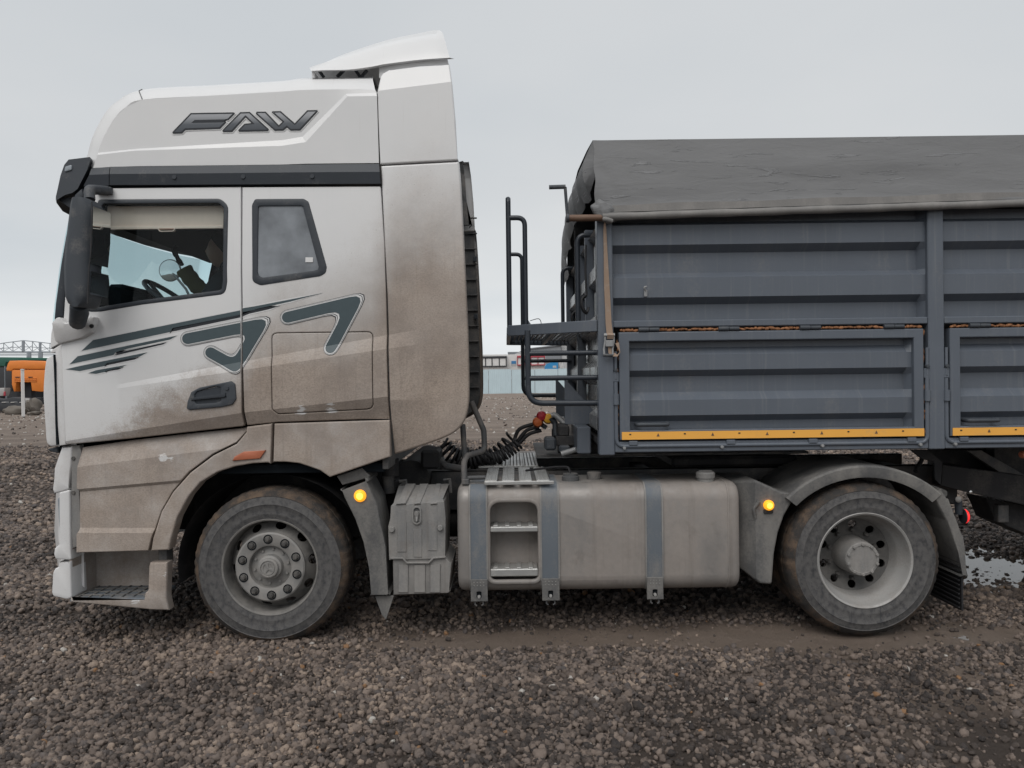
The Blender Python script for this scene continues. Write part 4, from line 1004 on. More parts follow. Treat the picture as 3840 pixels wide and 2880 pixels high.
# ---- mudguards
guard = panel('mudguard', fillet(P('F 1385,462 1600,380 1592,402 1662,560 1738,890 1758,1238 1735,1250 1608,1250 1592,1050 1560,850 1500,680 1420,520'), [.01, .01] + [0] * 3 + [.01, .01, .01] + [0] * 4), .02, MAT['mudguard'], truck, depth=.34, lip=.012, ang=25)
panel('guard_bracket', P('F 1350,372 1540,312 1602,372 1588,384 1396,440'), .07, MAT['mudguard'], truck, depth=.2, lip=.008, ang=25)
def lamp(q, r, parent):
    lp = lathe('marker_lamp', q, [(r * 1.12, .012), (r * 1.12, -.004), (r, -.010), (r * .97, -.014), (r * .8, -.018), (r * .6, -.0195)], MAT['lens_amber'], parent, 28, ang=50)
    lathe('lamp_core', q, [(r * .6, -.0195), (r * .35, -.0215), (0, -.022)], MAT['lens_amber_core'], lp, 20, ang=60); return lp
lamp(pt('F', 1543, 506, .02), .036, guard)
panel('mud_flap', P('F 1636,1255 1780,1258 1722,1438 1690,1400'), .06, MAT['mudguard'], truck, depth=.02, lip=.003)
# inner wheel well
bm = bmesh.new(); rows = []
for Y in (.12, .66):
    rows.append([(fc.x + .64 * math.cos(a), Y, fc.z + .60 * math.sin(a)) for a in np.linspace(-.15, math.pi + .2, 24)])
add_loft(bm, rows); finish('wheel_well', bm, MAT['frame_black'], truck, 40)
box('wheel_well_wall', fc.x - .75, fc.x + .75, .66, .68, .55, 1.5, MAT['frame_black'], truck)

# ---- battery box
def gx(x, y, Y): return pt('G', x, y, Y)
Yb = .05
bat = panel('battery_box', fillet(P('G 706,1062 1168,1052 1225,1100 1212,1352 1195,1372 702,1388'), [.005, .005, .01, .01, .03, .01], 3), Yb + .012, MAT['moulding'], truck, depth=.42, lip=.01, ang=30)
# lid: front face, sloped top
lidf = [(p.x, p.z) for p in (gx(710, 590, Yb), gx(1150, 556, Yb))]
bm = bmesh.new()
t_l, t_r = gx(772, 418, .30), gx(1208, 400, .30); f_l, f_r = gx(706, 592, Yb), gx(1164, 556, Yb)
m_l, m_r = gx(700, 700, Yb - .004), gx(1176, 690, Yb - .004)
n_l, n_r = gx(682, 770, Yb), gx(1176, 740, Yb); b_l, b_r = gx(690, 1058, Yb), gx(1172, 1045, Yb)
keys = [(t_l, t_r), (f_l + Vector((.012, .03, .012)), f_r + Vector((-.012, .03, .012))), (f_l, f_r), (m_l, m_r), (n_l, n_r), (b_l, b_r)]
rows = []
for (l, r) in keys:
    row = [tuple(Vector((l.x, l.y + .38, l.z)))]
    row += [tuple(l.lerp(r, k / 8)) for k in range(9)] + [tuple(Vector((r.x, r.y + .38, r.z)))]
    rows.append(row)
add_loft(bm, rows); lid = finish('box_lid', bm, MAT['moulding'], bat, 30)
def rib(xa, xb, ya, yb, nm='lid_rib', Y=Yb - .004, par=None):
    return panel(nm, fillet(P(f'G {xa},{ya} {xb},{ya} {xb},{yb} {xa},{yb}'), .008), Y, MAT['moulding'], par or lid, depth=.02, lip=.007, ang=30, ring=1)
rib(745, 838, 640, 1012); rib(1012, 1105, 610, 1000); rib(885, 972, 800, 1056)
for xa, xb in ((752, 850), (890, 1000), (1030, 1130)): rib(xa, xb, 1110, 1368, 'box_rib', Yb + .004, bat)
for (x0_, x1_, a0_, a1_) in ((748, 838, 830, 925), (905, 965, 950, 1035), (1045, 1110, 1090, 1145)):   # ribs over the sloped lid top
    q = [gx(x0_, 588, Yb), gx(x1_, 583, Yb), gx(a1_, 412, .30), gx(a0_, 414, .30)]
    upv = Vector((0, -.012, .012))
    bm = bmesh.new(); add_loft(bm, [[tuple(p) for p in q], [tuple(p + upv + Vector(((.006 if i in (0, 3) else -.006), 0, 0))) for i, p in enumerate(q)]], closed_rows=True)
    bm.verts.ensure_lookup_table(); bm.faces.new(bm.verts[4:8]); finish('lid_rib', bm, MAT['moulding'], lid, 20)
lk = stroke([p for p in P('G 921,645 921,725')], .026)
ring('lock_recess', offset2(lk, .006), .012, Yb - .012, MAT['moulding'], lid, .014, .003)
panel('lock_plate', lk, Yb - .002, MAT['frame_grey'], lid, depth=.004, lip=.001)
lathe('lock_knob', gx(928, 660, Yb), [(0, -.022), (.014, -.022), (.017, -.006)], MAT['moulding'], lid, 14)
panel('lock_lever', fillet(P('G 908,668 938,664 928,735 916,738'), .004), Yb - .02, MAT['rim_steel'], lid, depth=.012, lip=.003)
for x, y in ((714, 793), (1132, 780)): lathe('lid_screw', gx(x, y, Yb), [(0, -.022), (.016, -.022), (.019, -.018), (.021, .002)], MAT['moulding'], lid, 8, ang=25)
panel('lid_rim', fillet(P('G 686,1052 800,1052 838,1092 1020,1092 1062,1050 1172,1042 1172,1056 1070,1064 1028,1106 832,1106 795,1066 686,1066'), .004), Yb - .008, MAT['moulding'], lid, depth=.02, lip=.003)
tube('box_hinge', [gx(1160, 370, .3), gx(1215, 360, .3), gx(1222, 480, .3)], .012, MAT['frame_grey'], bat, 6)
tube('box_hinge', [gx(775, 380, .32), gx(835, 372, .32), gx(838, 420, .32)], .012, MAT['frame_grey'], bat, 6)

# ---- fuel tank
Yt, dep, rad = .02, .62, .11
tl, tr = pt('G', 1284, 800, .1).x, pt('H', 1764, 800, .1).x
tz1 = 1.008; tz0 = pt('G', 1700, 1352, Yt).z
def tank_sec(ins):
    y0, y1, z0, z1 = Yt + ins, Yt + dep - ins, tz0 + ins, tz1 - ins
    r = max(rad - ins, .03); out = []
    for (cy, cz, a0) in ((y0 + r, z0 + r, math.pi), (y1 - r, z0 + r, 1.5 * math.pi), (y1 - r, z1 - r, 0), (y0 + r, z1 - r, .5 * math.pi)):
        for k in range(7): out.append((cy + r * math.cos(a0 + k * math.pi / 12), cz + r * math.sin(a0 + k * math.pi / 12)))
    return out
xs_ = [(tl, .05), (tl + .006, .025), (tl + .02, .008), (tl + .045, .0), (tl + .075, 0), (tl + .077, -.004), (tl + .085, -.004), (tl + .087, 0), (tr - .087, 0), (tr - .085, -.004), (tr - .077, -.004), (tr - .075, 0), (tr - .045, .0), (tr - .02, .008), (tr - .006, .025), (tr, .05)]
bm = bmesh.new(); add_loft(bm, [[(x, y, z) for y, z in tank_sec(i)] for x, i in xs_], closed_rows=True, cap=True)
tank = finish('fuel_tank', bm, MAT['alloy_tank'], truck, 40)
# step recess cut into the tank wall
ro = fillet(P('G 1560,565 1972,560 1982,1230 1566,1236', Yt), [.07, .07, .04, .04], 6)
bm = bmesh.new(); fill2(bm, [offset2(ro, .012)], Yt - .05)
r = bmesh.ops.extrude_face_region(bm, geom=bm.faces[:]); bmesh.ops.translate(bm, vec=(0, .21, 0), verts=[g for g in r['geom'] if isinstance(g, bmesh.types.BMVert)])
bmesh.ops.recalc_face_normals(bm, faces=bm.faces[:])
cme = bpy.data.meshes.new('cut'); bm.to_mesh(cme); bm.free(); cut = bpy.data.objects.new('cut', cme); COL.objects.link(cut)
md = tank.modifiers.new('b', 'BOOLEAN'); md.operation = 'DIFFERENCE'; md.solver = 'EXACT'; md.object = cut
dg = bpy.context.evaluated_depsgraph_get(); nm_ = bpy.data.meshes.new_from_object(tank.evaluated_get(dg)); tank.modifiers.clear()
om = tank.data; tank.data = nm_; bpy.data.meshes.remove(om); bpy.data.objects.remove(cut); bpy.data.meshes.remove(cme)
nm_.materials.clear(); nm_.materials.append(MAT['alloy_tank']); shade(nm_, 35)
ring('recess_lip', offset2(ro, .03), .032, Yt - .006, MAT['alloy_tank'], tank, .02, .012)
for y0_, y1_ in ((765, 822), (1130, 1206)):
    a_, b_ = pt('G', 1562, y0_, Yt), pt('G', 1978, y1_, Yt)
    st = box('tank_step', a_.x, b_.x, Yt + .0, Yt + .16, b_.z + .004, a_.z - .008, MAT['tread_alloy'], tank, .006)
    for k in range(9): box('step_tooth', a_.x + .02 + k * .077, a_.x + .05 + k * .077, Yt + .004, Yt + .15, a_.z - .009, a_.z + .001, MAT['tread_alloy'], st, .002)
def tank_band(x0, x1):
    def sec(o): return [(y, z) for y, z in tank_sec(-o)]
    s = sec(.006)
    # front side + top only, from the bottom hook to the back
    idx = list(range(27, 20, -1)) ; fr = s[21:28] + s[0:5]
    order = s[14:21][::-1] ; path = s[4:0:-1] + [s[0]] + s[27:20:-1] + s[20:15:-1]
    bm = bmesh.new()
    rows = [[(x, y, z) for y, z in path] for x in (x0, x0 + .004, x1 - .004, x1)]
    rows = [[(x0, y + .004, z) for y, z in path]] + rows + [[(x1, y + .004, z) for y, z in path]]
    add_loft(bm, rows); bnd = finish('tank_strap', bm, MAT['strap_band'], tank, 35)
    for xa in (x0 - .010, x1):
        bm = bmesh.new(); add_loft(bm, [[(xa, y, z) for y, z in path], [(xa, y - .004, z) for y, z in path], [(xa + .010, y - .004, z) for y, z in path], [(xa + .010, y, z) for y, z in path]]); finish('strap_edge', bm, MAT['moulding'], bnd, 35)
    zb0 = tz0
    pl_ = panel('strap_plate', [(x0 - .004, zb0 + .10), (x1 + .004, zb0 + .10), (x1 + .006, zb0 - .045), (x0 - .002, zb0 - .045)], Yt - .016, MAT['mudguard'], bnd, [fillet([((x0 + x1) / 2 - .016, zb0 + .02), ((x0 + x1) / 2 + .016, zb0 + .02), ((x0 + x1) / 2 + .016, zb0 - .025), ((x0 + x1) / 2 - .016, zb0 - .025)], .01)], .02, .004)
    box('slot_back', (x0 + x1) / 2 - .02, (x0 + x1) / 2 + .02, Yt - .002, Yt, zb0 - .03, zb0 + .025, MAT['inner_dark'], pl_, 0)
    lathe('strap_bolt', ((x0 + x1) / 2, Yt - .012, zb0 - .014), [(0, -.01), (.009, -.009), (.011, .006)], MAT['rim_steel'], pl_, 10)
    for dx in (-.028, 0.028):
        tube('strap_hook', [((x0 + x1) / 2 + dx * .8, Yt, zb0 - .03), ((x0 + x1) / 2 + dx, Yt, zb0 - .065), ((x0 + x1) / 2 + dx * .6, Yt, zb0 - .075)], .006, MAT['frame_grey'], pl_, 6)
    for k in range(4):
        for zz in (.06, .08): lathe('rivet', (x0 + .02 + k * (x1 - x0 - .04) / 3, Yt - .016, zb0 + zz), [(0, -.003), (.004, -.002), (.005, .001)], MAT['moulding'], pl_, 6)
for a_, b_ in ((1392, 1528), (2008, 2148)): tank_band(pt('G', a_, 800, Yt).x, pt('G', b_, 800, Yt).x)
tank_band(pt('H', 978, 800, Yt).x, pt('H', 1108, 800, Yt).x)
cp = pt('H', 1490, 400, .14)
cap = lathe('filler_cap', (cp.x, .15, tz1 - .012), [(.055, -.01), (.055, .03), (.062, .032), (.064, .062), (.055, .072), (0, .072)], MAT['moulding'], tank, 18, axis='Z', ang=25)
box('cap_grip', cp.x - .045, cp.x + .045, .142, .158, tz1 + .058, tz1 + .068, MAT['moulding'], cap)
sq = pt('H', 325, 345, .2)
snd = lathe('level_sender', (sq.x, .24, tz1 - .002), [(.06, 0), (.06, .03), (.05, .035), (.05, .05), (0, .05)], MAT['frame_grey'], tank, 20, axis='Z')
tube('sender_cable', fillet([(sq.x, .24, tz1 + .04), (sq.x - .01, .26, tz1 + .09), (sq.x - .1, .35, tz1 + .08), (sq.x - .3, .5, tz1 + .04)], .03, closed=False), .008, MAT['rubber'], snd, 6)
lathe('breather', (pt('H', 525, 340, .3).x, .3, tz1), [(.05, 0), (.05, .045), (.04, .05), (0, .05)], MAT['frame_grey'], tank, 16, axis='Z')
# far-side tank (simple twin)
tf = mirror(tank, truck)

# ---- tread boards above the tank and on the chassis
zp = pt('G', 1800, 400, .04).z
for k in range(4):
    ua = (1512 + k * 152, 1522 + k * 142)
    a0_, a1_ = gx(1512 + k * 150, 398, .04), gx(1622 + k * 152, 398, .04)
    pb = box('tread_plank', a0_.x, a1_.x, .05, .80, zp + .002, zp + .020, MAT['tread_alloy'], truck, .004)
    for j in range(3): box('plank_ridge', a0_.x + .012 + j * .024, a0_.x + .022 + j * .024, .06, .79, zp + .020, zp + .025, MAT['tread_alloy'], pb, .002)
box('tread_nosing', gx(1510, 398, .04).x, gx(2115, 398, .04).x, .035, .05, zp - .008, zp + .016, MAT['tread_alloy'], truck, .004)
box('tread_frame', gx(1520, 398, .04).x, gx(2105, 398, .04).x, .30, .78, zp - .03, zp - .002, MAT['frame_grey'], truck, .004)
zq = pt('G', 1700, 255, .75).z
for k in range(4):
    a0_ = gx(1458 + k * 130, 258, .90)
    pb = box('catwalk_plank', a0_.x, a0_.x + .115, .90, 1.90, zp, zp + .02, MAT['tread_alloy'], truck, .004)
    for j in range(4): box('plank_ridge', a0_.x + .01 + j * .026, a0_.x + .02 + j * .026, .91, 1.89, zp + .02, zp + .025, MAT['frame_grey'], pb, .002)
box('tank_bracket', gx(1350, 360, .1).x, gx(1600, 360, .1).x, .10, .16, zp - .035, zp + .0, MAT['frame_grey'], truck)
tube('bracket_pipe', [gx(1360, 350, .14), gx(1520, 345, .14)], .014, MAT['frame_grey'], truck, 8)
# grab handle
tube('grab_rail', fillet([pt('L', 462, 180, .35), pt('L', 592, 480, .35), pt('L', 602, 690, .35), pt('L', 420, 742, .2), pt('L', 385, 810, .14), pt('L', 392, 1010, .12)], [0, .05, .05, .06, .05, 0], 5, closed=False), .020, MAT['frame_grey'], truck, 10)
tube('rail_post', [pt('L', 374, 425, .35), pt('L', 396, 760, .25)], .020, MAT['frame_grey'], truck, 10)
box('rail_foot', pt('L', 365, 1000, .1).x, pt('L', 440, 1000, .1).x, .08, .16, pt('L', 400, 1040, .1).z, pt('L', 400, 985, .1).z, MAT['frame_grey'], truck)

# ---- chassis
zt_ = pt('G', 1000, 290, .82).z; zb_ = zt_ - .30
for Y in (.80, 1.62):
    bm = bmesh.new()
    for (y0, y1, z0, z1) in ((Y, Y + .008, zb_, zt_), (Y, Y + .08, zt_ - .008, zt_), (Y, Y + .08, zb_, zb_ + .008)): add_box(bm, -2.8, 3.35, y0, y1, z0, z1)
    finish('chassis_rail', bm, MAT['frame_grey'], truck, 30)
for x in (-2.4, -1.2, -.2, 1.0, 2.0, 3.0): box('cross_member', x, x + .1, .82, 1.69, zb_ + .04, zt_ - .04, MAT['frame_black'], truck)
for c_ in (fc, rc): tube('axle', [(c_.x, .25, c_.z - (.06 if c_ is fc else 0)), (c_.x, YW - .25, c_.z - (.06 if c_ is fc else 0))], .075 if c_ is fc else .11, MAT['frame_black'], truck, 14)
lathe('differential', (rc.x, 1.25, rc.z), [(0, -.26), (.13, -.22), (.24, -.1), (.26, 0), (.24, .1), (.13, .22), (0, .26)], MAT['frame_black'], truck, 20)
tube('drive_shaft', [(-1.0, 1.25, .72), (rc.x, 1.25, rc.z)], .06, MAT['frame_black'], truck, 10)
box('gearbox', -2.2, -.9, .95, 1.55, .55, 1.05, MAT['frame_black'], truck, .06)
box('engine', -3.0, -1.7, .75, 1.75, .6, 1.12, MAT['frame_black'], truck, .05)
tube('air_tank', [(-.9, .95, .62), (.4, .95, .62)], .13, MAT['frame_black'], truck, 14)
for c_ in (fc, rc):
    for Y in (.72, 1.72): tube('leaf_spring', catmull([(c_.x - .75, Y, c_.z + .22), (c_.x - .35, Y, c_.z + .06), (c_.x, Y, c_.z), (c_.x + .35, Y, c_.z + .06), (c_.x + .75, Y, c_.z + .22)], 4), .04, MAT['frame_black'], truck, 6)
tube('shock_absorber', [pt('G', 700, 180, .4), pt('G', 700, 330, .4)], .06, MAT['frame_black'], truck, 12)
tube('shock_absorber', [pt('G', 680, 330, .42), pt('G', 690, 480, .42)], .045, MAT['frame_grey'], truck, 12)
box('cab_mount', pt('G', 630, 400, .4).x, pt('G', 760, 400, .4).x, .4, .55, pt('G', 700, 470, .4).z, pt('G', 700, 370, .4).z, MAT['frame_black'], truck, .01)
box('valve_block', pt('G', 960, 100, .5).x, pt('G', 1120, 100, .5).x, .5, .8, pt('G', 1000, 280, .5).z, pt('G', 1000, 110, .5).z, MAT['frame_black'], truck, .02)
tube('air_pipe', fillet([pt('G', 1120, 190, .6), pt('G', 1180, 250, .62), pt('G', 1320, 270, .65)], .03, closed=False), .025, MAT['frame_grey'], truck, 8)
tube('silencer', [(-.75, .62, .98), (-.75, 1.9, .98)], .14, MAT['frame_black'], truck, 16)
fwx = pt('L', 1500, 800, 1.25).x
box('fifth_wheel', 1.2, 2.15, .8, 1.7, 1.02, 1.10, MAT['frame_black'], truck, .02)

# ---- coiled hoses to the trailer
def coil(a, b, sag, r, turns, th, nm, x_dir=None):
    a, b = Vector(a), Vector(b); pts = []
    for i in range(turns * 12 + 1):
        s = i / (turns * 12); c = a.lerp(b, s); c.z -= sag * 4 * s * (1 - s)
        t_ = (b - a); t_.z -= sag * 4 * (1 - 2 * s); t_.normalize()
        n1 = t_.cross(Vector((0, 1, 0))).normalized(); n2 = t_.cross(n1)
        an = 2 * math.pi * i / 12
        pts.append(c + (n1 * math.cos(an) + n2 * math.sin(an)) * r)
    return tube(nm, pts, th, MAT['rubber'], truck, 6, ang=60)
coil(pt('L', 150, 620, .9), pt('L', 640, 690, .95), .10, .062, 12, .011, 'coiled_hose')
coil(pt('L', 330, 700, 1.05), pt('L', 900, 560, 1.1), .12, .066, 11, .011, 'coiled_hose')
coil(pt('L', 400, 760, .95), pt('L', 960, 610, 1.05), .07, .042, 20, .011, 'coiled_cable')
for (x0_, y0_, x1_, y1_, hx, hy) in ((905, 600, 1125, 410, 960, 470), (930, 610, 1170, 450, 1040, 480), (960, 615, 1190, 480, 1060, 520)):
    tube('supply_hose', catmull([pt('L', x0_, y0_, 1.1), pt('L', hx, hy, 1.1), pt('L', x1_, y1_, 1.1)], 6), .015, MAT['rubber'], truck, 8)

# ---- rear wheel mudguard (three moulded pieces) with lamp
def arc_guard(name, a0, a1, R, y0, y1, lipw, n=22, ry=1.0, mat='mudguard', dz=0.0):
    bm = bmesh.new(); rows = []
    an = np.linspace(a0, a1, n)
    for (rr, yy) in ((R - lipw, y0 + .004), (R - lipw * .8, y0), (R - .012, y0), (R, y0 + .012), (R + .004, y0 + .06), (R + .004, y1)):
        rows.append([(rc.x + rr * math.cos(a) * (1.06 if True else 1), yy, rc.z + dz + rr * math.sin(a) * ry) for a in an])
    add_loft(bm, rows); return finish(name, bm, MAT[mat], truck, 30)
top = arc_guard('rear_mudguard', math.radians(44), math.radians(138), .655, .02, .66, .082, ry=.955, dz=.0)
rear = panel('rear_guard_tail', fillet(P('Q 870,800 935,790 1000,800 1105,960 1230,1240 1330,1520 1360,1700 I 1800,1050 1805,1105 1740,1105 1700,900 1630,660 1560,530 1480,430'), [.01] * 14), .03, MAT['mudguard'], truck, depth=.55, lip=.014, ang=25)
front_g = panel('rear_guard_front', fillet(P('I -10,415 0,372 140,340 330,430 510,438 430,500 360,620 310,760 280,920 262,1168 165,1162 60,1080 -20,1030'), [.02] * 13), .05, MAT['mudguard'], truck, depth=.5, lip=.014, lines=[(P('I 120,0')[0], P('I 140,1000')[0])], relief=lambda x, z: max(0, P0x - x) * .9, ang=12) if False else None
P0x = W(px('I', 130, 600)[0], 1900, 0).x
front_g = panel('rear_guard_front', fillet(P('I -20,372 140,345 330,432 500,440 430,500 360,620 310,760 280,920 262,1168 165,1162 60,1080 -20,1030'), [.02] * 12), .05, MAT['mudguard'], truck, depth=.45, lip=.014, lines=[((P0x, 0), (P0x, 2))], relief=lambda x, z: max(0, P0x - x) * 1.2, ang=12)
lp_ = pt('I', 216, 532, .03); lamp(lp_, .030, front_g)
box('lamp_bracket', lp_.x - .03, lp_.x + .03, .035, .07, lp_.z - .055, lp_.z - .03, MAT['frame_black'], front_g)
tube('lamp_cable', fillet([pt('I', 140, 500, .04), pt('I', 95, 560, .05), pt('I', 115, 650, .06), pt('I', 60, 640, .1)], .03, closed=False), .012, MAT['mudguard'], front_g, 8)
rub = box('spray_flap', W(3600, 2200, .1).x - .012, W(3600, 2200, .1).x + .0, .06, .62, pt('I', 1800, 1360, .06).z, pt('I', 1700, 760, .06).z, MAT['rubber'], truck, .003, mat4=None)
zf0, zf1 = pt('I', 1800, 1340, .06).z, pt('I', 1700, 700, .06).z; xf = W(3595, 2200, .1).x - .012
for k in range(18):
    z = zf0 + (zf1 - zf0) * k / 18
    box('flap_rib', xf - .008, xf + .001, .065, .615, z, z + .010, MAT['rubber'], rub, .002)
panel('lamp_arm', fillet(P('Q 1000,800 1250,850 1440,930 1440,1020 1260,1050 1140,960'), .02), .30, MAT['mudguard'], truck, depth=.03, lip=.004)
tl_ = tube('tail_lamp', [pt('Q', 1200, 950, .24), pt('Q', 1215, 1180, .24)], .024, MAT['black_trim'], truck, 12)
lathe('lamp_glass', pt('Q', 1290, 1210, .24), [(.048, -.004), (.048, .008), (.04, .018), (0, .022)], MAT['lens_red'], tl_, 20, axis='X', ang=60)
lathe('lamp_back', pt('Q', 1290, 1210, .24), [(0, -.012), (.05, -.010), (.05, -.003), (.04, -.003)], MAT['black_trim'], tl_, 20, axis='X')
lathe('lamp_glass', pt('Q', 1205, 955, .20), [(.022, -.0), (.018, -.008), (0, -.010)], MAT['moulding'], tl_, 16, axis='Y', ang=60)
tube('guard_stay', [pt('Q', 650, 330, .6), pt('Q', 545, 520, .5)], .016, MAT['frame_black'], truck, 8)

# ---- cab interior
dash = box('dashboard', -2.98, -2.62, .12, YW - .12, 1.9, 2.36, MAT['inner_dark'], truck, .05)
box('instrument_hood', -2.90, -2.76, .50, .95, 2.26, 2.42, MAT['inner_dark'], dash, .03)
wc = Vector((-2.46, .62, 2.30)); ax = Vector((-.62, 0, -.78)).normalized(); e1 = Vector((0, 1, 0)); e2 = ax.cross(e1).normalized()
sw_ = tube('steering_wheel', [tuple(wc + (e1 * math.cos(a) + e2 * math.sin(a)) * .235) for a in [2 * math.pi * k / 40 for k in range(40)]], .017, MAT['black_trim'], truck, 8, closed=True)
for a in (0, math.pi, 1.5 * math.pi): tube('wheel_spoke', [tuple(wc + ax * .05), tuple(wc + (e1 * math.cos(a) + e2 * math.sin(a)) * .23)], .014, MAT['black_trim'], sw_, 6)
tube('steering_column', [tuple(wc + ax * .03), tuple(wc + ax * .45)], .04, MAT['inner_dark'], sw_, 10)
for Y in (.62, 1.85):
    st_ = box('cab_seat', -2.35, -1.85, Y - .25, Y + .25, 1.65, 1.82, MAT['seat_cloth'], truck, .05)
    box('seat_back', -1.98, -1.84, Y - .24, Y + .24, 1.78, 2.48, MAT['seat_cloth'], st_, .06)
    box('head_rest', -1.96, -1.86, Y - .13, Y + .13, 2.5, 2.74, MAT['seat_cloth'], st_, .05)
    box('seat_pedestal', -2.25, -1.9, Y - .2, Y + .2, 1.16, 1.65, MAT['inner_dark'], st_, .02)
box('roof_console', -2.9, -2.3, .14, YW - .14, 2.84, 3.02, MAT['inner_dark'], truck, .04)
panel('sleeper_curtain', [(-2.62, 2.2), (-1.7, 2.2), (-1.7, 2.98), (-2.62, 2.98)], 2.30, MAT['seat_cloth'], truck, depth=.04, lip=.01)
rm = pt('S', 1130, 1045, 2.62)
kerb = lathe('round_mirror', rm, [(.105, .03), (.112, .012), (.108, .0), (0, -.004)], MAT['black_trim'], truck, 32, ang=50)
lathe('mirror_pane', (rm.x, rm.y - .003, rm.z), [(.100, 0), (.06, -.006), (0, -.008)], MAT['mirror_glass'], kerb, 32, ang=60)
tube('mirror_stalk', [(rm.x, rm.y + .02, rm.z), (rm.x + .2, 2.52, rm.z - .2), (-3.0, 2.46, 2.3)], .012, MAT['black_trim'], kerb, 8)

# ================================================================== DRIVER
def skin_body(name, joints, bones, mat, parent=None, sub=2, root=0):
    me = bpy.data.meshes.new(name); me.from_pydata([j[0] for j in joints], bones, [])
    o = bpy.data.objects.new(name, me); COL.objects.link(o)
    md = o.modifiers.new('s', 'SKIN'); md.use_smooth_shade = True
    sv = me.skin_vertices[0].data
    for i, j in enumerate(joints): sv[i].radius = j[1] if isinstance(j[1], tuple) else (j[1], j[1])
    sv[root].use_root = True
    s2 = o.modifiers.new('u', 'SUBSURF'); s2.levels = s2.render_levels = sub
    dg = bpy.context.evaluated_depsgraph_get(); m2 = bpy.data.meshes.new_from_object(o.evaluated_get(dg))
    bpy.data.objects.remove(o); bpy.data.meshes.remove(me); m2.name = name
    m2.materials.clear(); m2.materials.append(mat); m2.shade_smooth()
    return link(name, m2, None, parent)
plain('dark_jacket', (0.016, 0.020, 0.024), .9, spec=.1); plain('olive_sleeve', (0.125, 0.120, 0.060), .9, spec=.1)
plain('skin_tone', (0.34, 0.20, 0.14), .6); plain('dark_hair', (0.012, .010, .009), .8)
man = thing('person', 'driver in dark jacket with olive sleeve sitting behind the cab side window', 'person', (-2.1, .62, 1.82))
Yd = .62
J = [((-2.08, Yd, 1.90), (.17, .15)), ((-2.06, Yd, 2.10), (.16, .14)), ((-2.03, Yd, 2.32), (.18, .13)), ((-2.03, Yd, 2.45), (.12, .10)), ((-2.05, Yd, 2.53), (.06, .06)), ((-2.08, Yd, 2.60), (.065, .065)),
     ((-2.05, Yd - .19, 2.40), (.085, .085)), ((-2.20, Yd - .24, 2.16), (.055, .055)), ((-2.42, Yd - .12, 2.22), (.042, .042)),
     ((-2.05, Yd + .19, 2.40), (.085, .085)), ((-2.27, Yd + .22, 2.36), (.062, .062)), ((-2.40, Yd + .16, 2.47), (.05, .05)), ((-2.44, Yd + .14, 2.55), (.046, .046)),
     ((-2.12, Yd - .12, 1.88), (.10, .10)), ((-2.50, Yd - .14, 1.90), (.085, .085)), ((-2.58, Yd - .14, 1.50), (.06, .06)), ((-2.60, Yd - .14, 1.22), (.05, .05)), ((-2.74, Yd - .14, 1.20), (.04, .04)),
     ((-2.12, Yd + .12, 1.88), (.10, .10)), ((-2.50, Yd + .14, 1.90), (.085, .085)), ((-2.58, Yd + .14, 1.50), (.06, .06)), ((-2.60, Yd + .14, 1.22), (.05, .05)), ((-2.74, Yd + .14, 1.20), (.04, .04))]
Bn = [(0, 1), (1, 2), (2, 3), (3, 4), (4, 5), (3, 6), (6, 7), (7, 8), (3, 9), (9, 10), (10, 11), (11, 12), (0, 13), (13, 14), (14, 15), (15, 16), (16, 17), (0, 18), (18, 19), (19, 20), (20, 21), (21, 22)]
skin_body('body', J, Bn, MAT['dark_jacket'], man)
tube('sleeve_cuff', catmull([(-2.31, Yd + .20, 2.385), (-2.36, Yd + .18, 2.43), (-2.41, Yd + .155, 2.50), (-2.445, Yd + .14, 2.56)], 4), [.060 + .004 * math.sin(k * 1.9) for k in range(13)], MAT['olive_sleeve'], man, 14, ang=60)
# head: skull, nose, ears, cap of hair
bm = bmesh.new(); bmesh.ops.create_icosphere(bm, subdivisions=3, radius=1)
for v_ in bm.verts:
    c = v_.co; x_, y_, z_ = c.x, c.y, c.z
    jaw = max(0, -z_ - .1); w_ = 1 - .28 * jaw
    face = max(0, -x_)
    nx = x_ * .098 * (1 - .08 * jaw) - .012 * jaw * (1 if x_ < 0 else -.5)
    nose = math.exp(-((y_ / .16) ** 2 + ((z_ + .12) / .22) ** 2)) * (1 if x_ < 0 else 0)
    brow = math.exp(-((z_ - .12) / .1) ** 2) * face * .006; eye = -math.exp(-(((abs(y_) - .38) / .16) ** 2 + ((z_ - .02) / .1) ** 2)) * face * .010
    ear = math.exp(-(((abs(y_) - 1) / .15) ** 2 + ((x_ - .05) / .2) ** 2 + (z_ / .28) ** 2)) * .014
    v_.co = Vector((-2.11 + nx - .024 * nose - brow - eye * -1 * -1, Yd + y_ * .074 * w_ + math.copysign(ear, y_), 2.665 + z_ * .122))
finish('head', bm, MAT['skin_tone'], man, 60)
bm = bmesh.new(); bmesh.ops.create_icosphere(bm, subdivisions=3, radius=1)
for v_ in bm.verts: v_.co = Vector((-2.095 + v_.co.x * .106, Yd + v_.co.y * .083, 2.685 + v_.co.z * .122))
bmesh.ops.bisect_plane(bm, geom=bm.verts[:] + bm.edges[:] + bm.faces[:], plane_co=(-2.12, 0, 2.70), plane_no=(-.7, 0, -.6), clear_outer=True)
finish('hair', bm, MAT['dark_hair'], man, 60)
